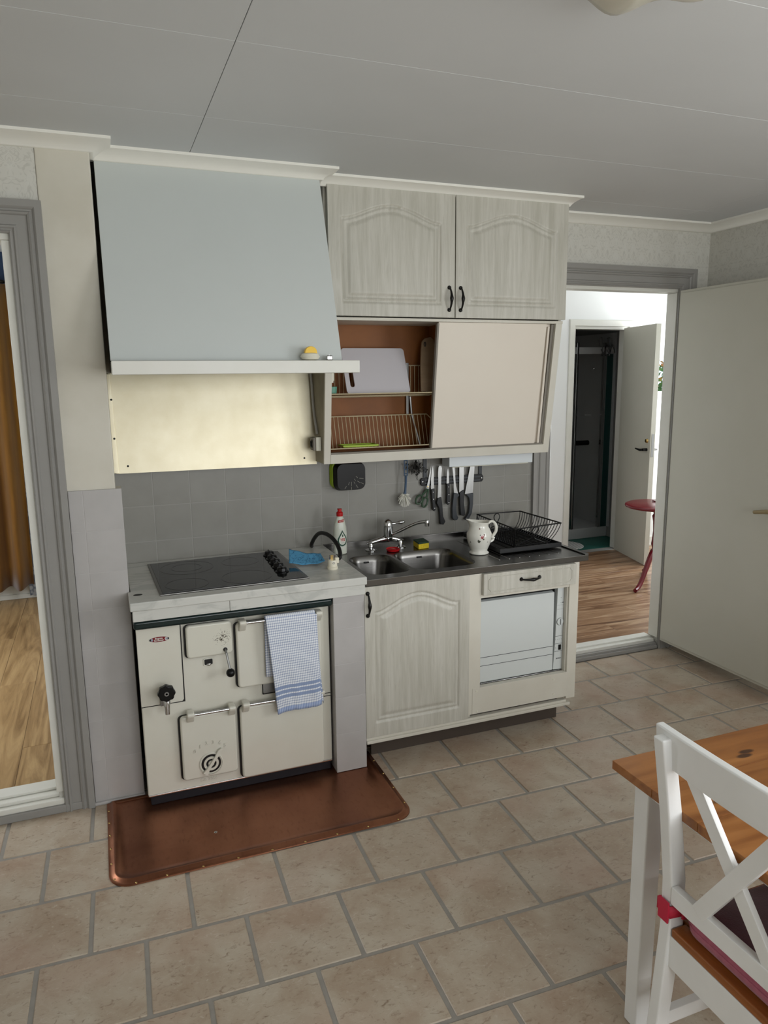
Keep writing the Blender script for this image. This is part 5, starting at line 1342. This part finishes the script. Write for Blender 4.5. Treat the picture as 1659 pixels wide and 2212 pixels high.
def knife(name, label, blade, handle, hm, rivets=(), blade_m='blade'):
    xs = [p[0] for p in blade+handle]; zs_ = [p[1] for p in blade+handle]
    K_ = thing(name, ((min(xs)+max(xs))/2, yb_-0.001, min(zs_)), label, 'knife', 'kitchen knives on the magnetic rail')
    G().prism(blade, 'y', yb_-0.0022, yb_-0.0004).build('blade', blade_m, K_)
    h_ = G().prism(handle, 'y', yb_-0.0095, yb_+0.0065).build('handle', hm, K_, 0.003, 2)
    for x, z in rivets: G().lathe([(0.0024, 0), (0.002, -0.0008), (0, -0.001)], (x, yb_-0.0095, z), 'y', 8).build('rivet', 'chrome', h_)
    return K_
knife('utility_knife', 'slim utility knife with a riveted black handle right of the scissors',
      [(1.614, 1.155), (1.618, 1.120), (1.620, 1.040), (1.605, 1.034), (1.604, 1.09), (1.608, 1.13)],
      [(1.603, 1.038), (1.621, 1.042), (1.622, 0.985), (1.628, 0.955), (1.627, 0.935), (1.619, 0.928), (1.612, 0.937), (1.611, 0.96), (1.606, 0.99)], 'knife_handle', ((1.612, 1.024), (1.614, 0.989), (1.620, 0.944)))
knife('butcher_knife', 'broad rounded butcher knife with a long black handle',
      [(1.649, 1.151), (1.658, 1.150), (1.663, 1.138), (1.659, 1.10), (1.658, 0.992), (1.639, 0.986), (1.643, 1.05), (1.642, 1.12), (1.644, 1.142)],
      [(1.638, 0.992), (1.657, 0.998), (1.663, 0.96), (1.668, 0.90), (1.680, 0.874), (1.670, 0.858), (1.652, 0.862), (1.650, 0.90), (1.646, 0.94), (1.632, 0.968)], 'knife_handle')
knife('paring_knife', 'short paring knife with a riveted black handle',
      [(1.695, 1.136), (1.700, 1.110), (1.701, 1.056), (1.688, 1.056), (1.688, 1.09), (1.691, 1.12)],
      [(1.687, 1.060), (1.703, 1.062), (1.703, 1.02), (1.706, 0.98), (1.702, 0.958), (1.692, 0.955), (1.686, 0.966), (1.688, 1.01)], 'knife_handle', ((1.695, 1.044), (1.696, 1.006), (1.697, 0.966)))
knife('carving_knife', 'curved carving knife with a grey soft handle left of the cleaver',
      [(1.718, 1.148), (1.731, 1.145), (1.738, 1.05), (1.752, 1.005), (1.728, 1.010), (1.727, 1.06), (1.723, 1.11)],
      [(1.725, 1.014), (1.752, 1.008), (1.756, 0.998), (1.742, 0.985), (1.739, 0.93), (1.742, 0.905), (1.751, 0.888), (1.745, 0.876), (1.728, 0.875), (1.718, 0.89), (1.717, 0.94)], 'grey_handle')
knife('bread_knife', 'straight wide bread knife with a plain black handle',
      [(1.757, 1.150), (1.782, 1.150), (1.782, 1.022), (1.757, 1.010)],
      [(1.757, 1.012), (1.782, 1.026), (1.782, 0.96), (1.789, 0.898), (1.779, 0.893), (1.764, 0.898), (1.759, 0.95)], 'knife_handle')
knife('chef_knife', 'large pointed chef knife with a looped grey handle',
      [(1.820, 1.152), (1.842, 1.150), (1.832, 1.006), (1.788, 1.002), (1.800, 1.06)],
      [(1.790, 1.002), (1.833, 1.006), (1.832, 0.95), (1.826, 0.905), (1.812, 0.880), (1.794, 0.870), (1.786, 0.876), (1.800, 0.892), (1.810, 0.912), (1.813, 0.96), (1.808, 0.984)], 'grey_handle')
SC = thing('scissors', (1.573, yb_-0.002, 0.955), 'kitchen scissors with green looped handles left of the knives', 'scissors')
G().prism([(1.604, 1.156), (1.601, 1.10), (1.592, 1.042), (1.577, 1.034), (1.580, 1.050), (1.592, 1.10)], 'y', yb_-0.004, yb_-0.001).build('blade', 'blade', SC)
G().lathe([(0.004, 0), (0.0035, -0.002), (0, -0.0025)], (1.586, yb_-0.004, 1.052), 'y', 12).build('pivot', 'brass', SC)
def loop(cx_, cz_, a, b, tilt):
    return [(cx_+a*math.cos(t)*math.cos(tilt)-b*math.sin(t)*math.sin(tilt), yb_-0.003, cz_+a*math.cos(t)*math.sin(tilt)+b*math.sin(t)*math.cos(tilt)) for t in [2*PI*k/20 for k in range(20)]]
G().tube(loop(1.540, 0.992, 0.016, 0.022, -0.55), 0.0048, 8, True).tube([(1.584, yb_-0.003, 1.042), (1.566, yb_-0.003, 1.022), (1.552, yb_-0.003, 1.008)], [0.005, 0.006, 0.004], 8).build('handle', 'green_handle', SC)
G().tube(loop(1.571, 0.977, 0.013, 0.024, -0.30), 0.0048, 8, True).tube([(1.590, yb_-0.004, 1.042), (1.584, yb_-0.004, 1.018), (1.580, yb_-0.003, 0.998)], [0.005, 0.006, 0.004], 8).build('handle', 'green_handle', SC)
# washing-up brush
BR = thing('dish_brush', (1.456, -0.022, 0.965), 'blue washing-up brush with a round white head hanging under the cupboard', 'brush')
yb2 = -0.022
G().tube([(1.462, yb2, 1.118), (1.461, yb2, 1.08), (1.459, yb2, 1.05), (1.456, yb2, 1.03)], [0.0065, 0.0055, 0.0055, 0.0075], 10).build('handle', 'blue_plastic', BR)
def ladder(dx): return [(1.462+dx, yb2, 1.115), (1.462+dx, yb2, 1.196)]
G().tube(ladder(-0.0075), 0.0028, 8).tube(ladder(0.0075), 0.0028, 8).build('handle_rails', 'blue_plastic', BR)
for z in (1.125, 1.146, 1.167, 1.188): G().tube([(1.4545, yb2, z), (1.4695, yb2, z)], 0.0026, 8).build('handle_rung', 'blue_plastic', BR)
g = G()
for k in range(90):
    a = random.uniform(0, 2*PI); e = random.uniform(-1.15, 1.45)
    r_ = 0.034; ct = (1.455, yb2, 1.000)
    tip = (ct[0]+r_*math.cos(e)*math.cos(a), ct[1]+r_*0.75*math.cos(e)*math.sin(a), ct[2]-0.034*math.sin(e)+0.0)
    root = (1.455+0.005*math.cos(a), yb2+0.004*math.sin(a), 1.028-0.012*(e+1.15)/2.6)
    g.tube([root, tip], 0.0011, 4)
bh = g.build('bristles', 'bristle', BR); bh['kind'] = 'stuff'
# steel wool scourer
g = G()
for k in range(60):
    c0 = Vector((random.gauss(1.520, 0.018), -0.012+random.uniform(-0.012, 0.012), random.gauss(1.150, 0.018)))
    c0.x += (1.150-c0.z)*0.45
    pts = []; ph = random.uniform(0, 6); rr_ = random.uniform(0.006, 0.012); ax = random.uniform(0, PI)
    for j in range(10):
        t = j*0.75+ph; pts.append((c0.x+rr_*math.cos(t)*math.cos(ax), c0.y+rr_*0.6*math.sin(t), c0.z+rr_*math.cos(t)*math.sin(ax)+rr_*0.6*math.sin(t*1.3)))
    g.tube(pts, 0.0011, 4)
SW = thing('steel_wool', (1.525, -0.012, 1.10), 'dark steel wool scourer hanging beside the knife rail', 'scourer')
wv = g.build('wool', 'steel_wool', SW); wv['kind'] = 'stuff'
# strainer lids
CL = thing('strainer_set', (1.175, -0.03, 1.065), 'black plastic strainer in front of a lime green one, hung under the cupboard', 'strainer')
def bowl(x0, x1, z0, z1, y0, y1, ins):
    return G().loft([[(x, y0, z) for x, z in rrect(x0, x1, z0, z1, 0.035, 7)], [(x, y0-0.004, z) for x, z in rrect(x0+0.002, x1-0.002, z0+0.002, z1-0.002, 0.033, 7)],
                     [(x, y1+0.006, z) for x, z in rrect(x0+ins*0.7, x1-ins*0.7, z0+ins*0.7, z1-ins*0.7, 0.03, 7)], [(x, y1, z) for x, z in rrect(x0+ins, x1-ins, z0+ins, z1-ins, 0.028, 7)]], True, True)
bowl(1.097, 1.232, 1.071, 1.203, 0.016, -0.004, 0.006).build('lime_strainer', 'lime', CL, ang=60)
BKS = bowl(1.106, 1.256, 1.064, 1.198, -0.012, -0.050, 0.008).build('black_strainer', 'gloss_black', CL, ang=60)
MAT['slot'] = mat('slot_light', (150, 148, 136), None, 0.5)
for (xa, za, ang_, ln) in ((1.180, 1.098, -1.57, .020), (1.180, 1.077, -1.57, .014), (1.168, 1.100, -1.95, .014), (1.152, 1.083, -2.2, .015), (1.195, 1.102, -1.15, .013), (1.207, 1.085, -0.98, .017), (1.215, 1.106, -.6, .015), (1.232, 1.098, -.45, .018), (1.207, 1.128, -.75, .012), (1.229, 1.121, -.12, .020), (1.197, 1.116, -1.0, .012)):
    dx_, dz_ = math.cos(ang_)*ln/2, math.sin(ang_)*ln/2
    G().tube([(xa-dx_, -0.0502, za-dz_), (xa+dx_, -0.0502, za+dz_)], 0.0011, 5).build('slot', 'slot', BKS)
# little hook on the cupboard underside

# ================================================================== TABLE, CHAIR
TB = thing('dining_table', (1.78, -2.30, 0), 'dining table with a knotty pine top and white legs', 'table')
TX0, TX1, TY0, TY1, TZ = 1.211, 2.44, -2.70, -1.885, 0.670
yb4 = [TY1 - (TY1-TY0)*k/6 for k in range(7)]
for a, b in zip(yb4[1:], yb4[:-1]):
    G().box(TX0, TX1, a+0.0002, b-0.0002, TZ-0.022, TZ).build('top_board', 'knotty', TB, 0.0015, 2)
G().box(TX0+0.066, TX1-0.07, TY1-0.096, TY1-0.076, TZ-0.105, TZ-0.022).build('apron', 'chair_white', TB, 0.002)
G().box(TX0+0.066, TX1-0.07, TY0+0.076, TY0+0.096, TZ-0.105, TZ-0.022).build('apron', 'chair_white', TB, 0.002)
G().box(TX0+0.030, TX0+0.048, TY0+0.10, TY1-0.10, TZ-0.050, TZ-0.022).build('apron', 'chair_white', TB, 0.002)
G().box(TX1-0.050, TX1-0.032, TY0+0.10, TY1-0.10, TZ-0.105, TZ-0.022).build('apron', 'chair_white', TB, 0.002)
for x in (TX0+0.020, TX1-0.068):
    for y in (TY1-0.106, TY0+0.058):
        v = []
        for z, e in ((0.001, 0.003), (TZ-0.022, 0.0)):
            v.append([(x+e, y+e, z), (x+0.048-e, y+e, z), (x+0.048-e, y+0.048-e, z), (x+e, y+0.048-e, z)])
        G().loft(v, True, True).build('leg', 'chair_white', TB, 0.004, 3)

CH = thing('dining_chair', (1.36, -2.30, 0), 'white cross-back dining chair pushed up to the pine table', 'chair')
yl, yr = -2.084, -2.474      # outer faces of the two back posts
def post(y0, y1):
    prof = [(1.164, 0.0), (1.182, 0.20), (1.197, 0.40), (1.195, 0.50), (1.176, 0.66), (1.147, 0.842)]
    wd = [0.034, 0.036, 0.040, 0.040, 0.037, 0.033]
    L = []
    for (x, z), w_ in zip(prof, wd): L.append([(x, y0, z+0.001), (x+w_, y0, z+0.001), (x+w_, y1, z+0.001), (x, y1, z+0.001)])
    return G().loft(L, True, True)
post(yl-0.030, yl).build('back_post', 'chair_white', CH, 0.004, 3)
post(yr, yr+0.030).build('back_post', 'chair_white', CH, 0.004, 3)
# curved top rail
L = []
for k in range(17):
    t = k/16; y = yl+0.022 + (yr-yl-0.044)*t; bow = -0.012*math.sin(PI*t)
    z0_, z1_ = 0.772, 0.856 + 0.003*math.sin(PI*t)
    xb_ = 1.182+bow
    L.append([(xb_-0.002, y, z0_), (xb_+0.016, y, z0_), (xb_+0.010, y, z1_), (xb_-0.010, y, z1_)])
G().loft(L, True, True).build('top_rail', 'chair_white', CH, 0.004, 3)
G().box(1.194, 1.213, yr+0.030, yl-0.030, 0.456, 0.498).build('lower_rail', 'chair_white', CH, 0.003)
def slat(p, q, w_, t0, t1):
    a = Vector(p); b = Vector(q); d_ = (b-a).normalized(); n_ = Vector((-d_.y, d_.x))*w_/2
    P = [a+n_, b+n_, b-n_, a-n_]
    g = G(); v = []
    for off in (t0, t1):
        for c_ in P: v.append((1.200 - 0.05*(c_.y-0.50) + off, c_.x, c_.y))
    return g.add(v, [(0, 1, 2, 3), (7, 6, 5, 4), (0, 4, 5, 1), (1, 5, 6, 2), (2, 6, 7, 3), (3, 7, 4, 0)])
slat((yl-0.072, 0.782), (yr+0.104, 0.488), 0.034, -0.004, 0.010).build('cross_slat', 'chair_white', CH, 0.002)
slat((yr+0.096, 0.782), (yl-0.104, 0.488), 0.034, -0.008, 0.006).build('cross_slat', 'chair_white', CH, 0.002)
st_ = rrect(1.146, 1.560, yr+0.002, yl-0.002, 0.02, 4)
G().box(1.240, 1.585, yr-0.002, yl+0.002, 0.376, 0.396).box(1.200, 1.240, yr+0.032, yl-0.032, 0.376, 0.396).build('seat', 'seat_wood', CH, 0.004, 3)
G().box(1.200, 1.220, yr+0.028, yl-0.028, 0.300, 0.376).build('seat_rail', 'chair_white', CH, 0.002)
G().box(1.540, 1.562, yr+0.03, yl-0.03, 0.305, 0.376).build('seat_rail', 'chair_white', CH, 0.002)
for y in (yl-0.026, yr+0.004): G().box(1.224, 1.54, y, y+0.022, 0.305, 0.376).build('seat_rail', 'chair_white', CH, 0.002)
for y in (yl-0.040, yr+0.002): G().box(1.538, 1.576, y, y+0.038, 0.001, 0.376).build('front_leg', 'chair_white', CH, 0.004, 3)
for y in (yl-0.026, yr+0.006): G().box(1.205, 1.54, y, y+0.020, 0.14, 0.175).build('stretcher', 'chair_white', CH, 0.003)
G().box(1.34, 1.36, yr+0.026, yl-0.026, 0.142, 0.172).build('stretcher', 'chair_white', CH, 0.003)

CU = thing('seat_cushion', (1.39, -2.30, 0.396), 'burgundy seat cushion with pink sides strapped to the white chair', 'cushion')
def cush(ins, z): return [(x, y, z) for x, y in rrect(1.216+ins, 1.560-ins, yr+0.030+ins, yl-0.034-ins, 0.05-min(ins, 0.04), 6)]
G().loft([cush(0.014, 0.3964), cush(0.003, 0.404), cush(0.0, 0.418), cush(0.003, 0.432), cush(0.014, 0.443)], True, False).build('side_band', 'cushion_side', CU, ang=70)
G().loft([cush(0.0138, 0.4429), cush(0.03, 0.449), cush(0.07, 0.452)], False, True).build('top_panel', 'cushion_top', CU, ang=70)
G().tube(cush(0.001, 0.421), 0.0020, 6, True).build('piping', 'cushion_side', CU)
sx0, sx1, sy0, sy1 = 1.192, 1.240, yl-0.034, yl+0.004
L = []
for z in (0.418, 0.446): L.append([(sx0, sy0, z+0.006), (sx0, sy1, z+0.006), (sx1, sy1, z), (sx1, sy0, z)])
G().loft([L[0], L[1]]).build('strap', 'strap', CU, solid=0.003)
G().box(1.1875, 1.1915, sy0+0.002, sy0+0.032, 0.410, 0.460).build('strap_end', 'strap', CU, 0.001)
G().prism([(1.222, 0.416), (1.262, 0.410), (1.262, 0.430), (1.222, 0.444)], 'y', yl-0.040, yl-0.036).build('strap_tab', 'strap', CU)

# ---- ceiling lamp with a wavy glass shade
CLP = thing('ceiling_lamp', (1.125, -2.005, 2.27), 'wavy pressed-glass ceiling lamp at the top edge', 'ceiling lamp')
MAT['lamp_glass'] = mat('frosted_lamp_glass', (226, 222, 206), None, 0.25, trans=0.25)
G().lathe([(0.06, 0), (0.055, -0.02), (0.02, -0.026), (0, -0.026)], (1.125, -2.005, ZC), 'z', 24).build('canopy', 'off_white', CLP)
loops = []
for (r, z, wv_) in ((0.015, 2.290, 0), (0.06, 2.282, 0.1), (0.11, 2.287, 0.4), (0.15, 2.299, 0.8), (0.172, 2.308, 1.0), (0.176, 2.315, 1.0)):
    loops.append([(1.125+r*math.cos(a)*(1+0.03*wv_*math.cos(6*a)), -2.005+r*math.sin(a)*(1+0.03*wv_*math.cos(6*a)), z-0.014*wv_*math.cos(6*a-2.09)) for a in [2*PI*k/72 for k in range(72)]])
G().loft(loops).build('shade', 'lamp_glass', CLP, solid=0.004, ang=70)
G().lathe([(0.008, 0), (0.012, 0.006), (0.006, 0.018), (0.004, 0.06), (0, 0.06)], (1.125, -2.005, 2.274), 'z', 14).build('finial', 'brass', CLP)

# ================================================================== HALL THINGS
RT = thing('side_table', (3.82, 0.97, HZ), 'round red pedestal table standing in the hall', 'table')
pc = (3.872, 0.985)
G().lathe([(0.218, 0.576), (0.226, 0.580), (0.229, 0.588), (0.226, 0.596), (0.218, 0.600), (0, 0.600)], (pc[0], pc[1], HZ), 'z', 48).build('table_top', 'red_paint', RT)
G().lathe([(0.020, 0.20), (0.030, 0.215), (0.034, 0.24), (0.022, 0.262), (0.026, 0.285), (0.032, 0.30), (0.027, 0.335), (0.022, 0.40), (0.026, 0.47), (0.034, 0.51), (0.024, 0.53), (0.036, 0.555), (0.060, 0.576)], (pc[0], pc[1], HZ), 'z', 24).build('pedestal', 'red_paint', RT)
for k in range(3):
    a = (math.atan2(0.831-pc[1], 3.560-pc[0]), math.radians(330), math.radians(62))[k]; dx_, dy_ = math.cos(a), math.sin(a)
    pr = [(0.015, 0.25, 0.020), (0.06, 0.235, 0.021), (0.11, 0.19, 0.020), (0.17, 0.115, 0.018), (0.23, 0.05, 0.016), (0.28, 0.022, 0.015), (0.315, 0.0165, 0.015)]
    G().tube(smooth([(pc[0]+dx_*r, pc[1]+dy_*r, HZ+z) for r, z, w_ in pr], 3), [0.021-0.006*j/18 for j in range(19)], 10).build('leg', 'red_paint', RT)
MR = thing('table_mirror', (3.99, 1.06, HZ+0.6), 'small dark red framed mirror standing on the red table', 'mirror')
G().box(3.930, 3.948, 1.055, 1.070, HZ+0.615, HZ+0.845).box(4.040, 4.058, 1.055, 1.070, HZ+0.615, HZ+0.845).box(3.930, 4.058, 1.055, 1.070, HZ+0.835, HZ+0.853).box(3.930, 4.058, 1.055, 1.070, HZ+0.607, HZ+0.625).build('frame', 'dark_red', MR, 0.002)
G().box(3.946, 4.042, 1.060, 1.066, HZ+0.62, HZ+0.84).build('glass', 'mirror', MR)
G().box(3.915, 4.073, 1.030, 1.095, HZ+0.6005, HZ+0.609).build('foot', 'red_paint', MR, 0.002)
# bathroom fittings
SH = thing('shower_cabin', (4.35, 2.75, HZ), 'grey and teal shower cabin in the dark bathroom', 'shower')
G().box(4.16, 4.595, 2.46, 3.34, HZ, HZ+0.10).build('tray', 'shower_panel', SH, 0.01)
for x in (4.180, 4.476): G().box(x, x+0.022, 2.455, 2.485, HZ+0.10, 1.86).build('post', 'chrome', SH, 0.003)
G().box(4.502, 4.514, 2.46, 2.48, HZ+0.10, 1.80).build('door_edge', 'chrome', SH, 0.002)
G().box(4.16, 4.595, 2.458, 2.488, 1.76, 1.82).build('header', 'shower_panel', SH, 0.003)
G().box(4.516, 4.592, 2.465, 2.472, HZ+0.10, 1.76).build('glass_door', 'shower_glass', SH)
G().box(4.12, 4.59, 3.30, 3.31, HZ+0.10, 1.95).build('back_panel', 'shower_panel', SH)
G().box(4.585, 4.592, 2.43, 3.30, HZ+0.10, 1.95).build('side_panel', 'shower_panel', SH)
G().tube([(4.30, 2.60, 0.94), (4.44, 2.60, 0.94)], 0.024, 12).build('shower_mixer', 'gloss_black', SH)
G().prism([(4.38, 2.58), (4.45, 2.58), (4.45, 2.68)], 'z', 1.20, 1.206).build('corner_shelf', 'shower_panel', SH)
G().sphere((4.415, 2.52, 1.63), 0.013, 12, 8).build('shower_head', 'chrome', SH)
HK = thing('hook_rack', (4.520, 2.450, 1.76), 'zigzag chrome hook rack hung over the shower header', 'hook rack')
G().tube([(4.455, 2.448, 1.745), (4.498, 2.448, 1.842), (4.525, 2.448, 1.755), (4.555, 2.448, 1.842), (4.595, 2.448, 1.755)], 0.006, 8).build('zigzag_bar', 'chrome', HK)
for x in (4.445, 4.530): G().tube([(x, 2.450, 1.74), (x, 2.448, 1.90), (x, 2.460, 1.905), (x, 2.492, 1.90), (x, 2.492, 1.83)], 0.004, 8).build('hanger', 'chrome', HK)
for x in (4.435, 4.498): G().tube([(x-0.004, 2.445, 1.80), (x, 2.430, 1.775), (x+0.006, 2.425, 1.755), (x+0.006, 2.440, 1.745)], 0.004, 8).build('hook', 'chrome', HK)
o = G().lathe([(0.172, 0.0), (0.176, 0.004), (0.172, 0.009), (0, 0.010)], (3.98, 2.275, HZ+0.0005), 'z', 48).build('bath_rug', 'rug', None)
tag(o, 'round white striped rug on the green bathroom floor', 'rug')

# ================================================================== SIDE ROOM THINGS
def curtain(name, x0, x1, y, z0, z1, amp, waves, material, label, gather=0.0, n=90, ph=0.0, hem=0.0):
    rows = []
    for j in range(14):
        t = j/13; z = z0+(z1-z0)*t; r_ = []
        for i in range(n+1):
            u = i/n; a_ = amp*(1-0.35*t)
            x = x0+(x1-x0)*u*(1-gather*t) ; ww = math.sin(u*waves*2*PI+ph) + 0.35*math.sin(u*waves*5.1+1.0)
            r_.append((x, y+a_*ww, z + (hem*math.sin(u*waves*2*PI+1.0+ph) if j == 0 else 0)))
        rows.append(r_)
    o = thing(name, ((x0+x1)/2, y, z0), label, 'curtain')
    G().sheet(rows).build('cloth', material, o, solid=0.003, ang=80)
    g = G()
    g.tube([(x0, y, z1+0.012), (x1, y, z1+0.012)], 0.010, 10); g.build('rod', 'dark_iron', o)
    return o
curtain('velvet_curtain', -1.05, -0.392, 2.325, 0.155, 2.205, 0.042, 5.2, 'curtain', 'ochre velvet curtain hanging in the room behind the left doorway', -0.025, ph=0.6, hem=0.012)
curtain('lace_curtain', -0.425, -0.235, 2.395, 0.075, 2.21, 0.008, 3, 'lace', 'pale blue patterned lace curtain beside the ochre curtain', 0.0)

# ================================================================== GARDEN seen through the hall window
gr = G().box(-30, 30, -30, 30, -0.35, -0.30).build('ground', 'grass', None, smooth=False)
struct(gr, 'lawn of the garden outside', 'ground')
BU = thing('garden_bush', (6.6, 4.3, -0.3), 'leafy flowering bush outside the small hall window', 'bush')
def leaves(n_, seed, c, R):
    rnd = random.Random(seed); g = G()
    for k in range(n_):
        d_ = Vector((rnd.gauss(0, 1), rnd.gauss(0, 1), rnd.gauss(0, 1))).normalized()*(rnd.random()**0.4)
        p = Vector(c) + Vector((d_.x*R[0], d_.y*R[1], d_.z*R[2]))
        a = Vector((rnd.uniform(-1, 1), rnd.uniform(-1, 1), rnd.uniform(-0.6, 0.8))).normalized()*rnd.uniform(0.05, 0.10)
        b = a.orthogonal().normalized()*rnd.uniform(0.02, 0.035)
        g.add([p-a*0.5, p+b, p+a*0.6, p-b], [(0, 1, 2, 3)])
    return g
l1 = leaves(2600, 3, (6.6, 4.3, 1.2), (1.3, 0.9, 1.4)).build('foliage', 'leaf_green', BU, smooth=False); l1['kind'] = 'stuff'
l2 = leaves(420, 5, (6.6, 4.3, 1.2), (1.3, 0.95, 1.4)).build('blossoms', 'leaf_red', BU, smooth=False); l2['kind'] = 'stuff'
G().tube([(6.6, 4.3, -0.3), (6.58, 4.32, 0.3), (6.65, 4.3, 1.0)], [0.06, 0.05, 0.03], 8).build('stem', 'bark', BU)
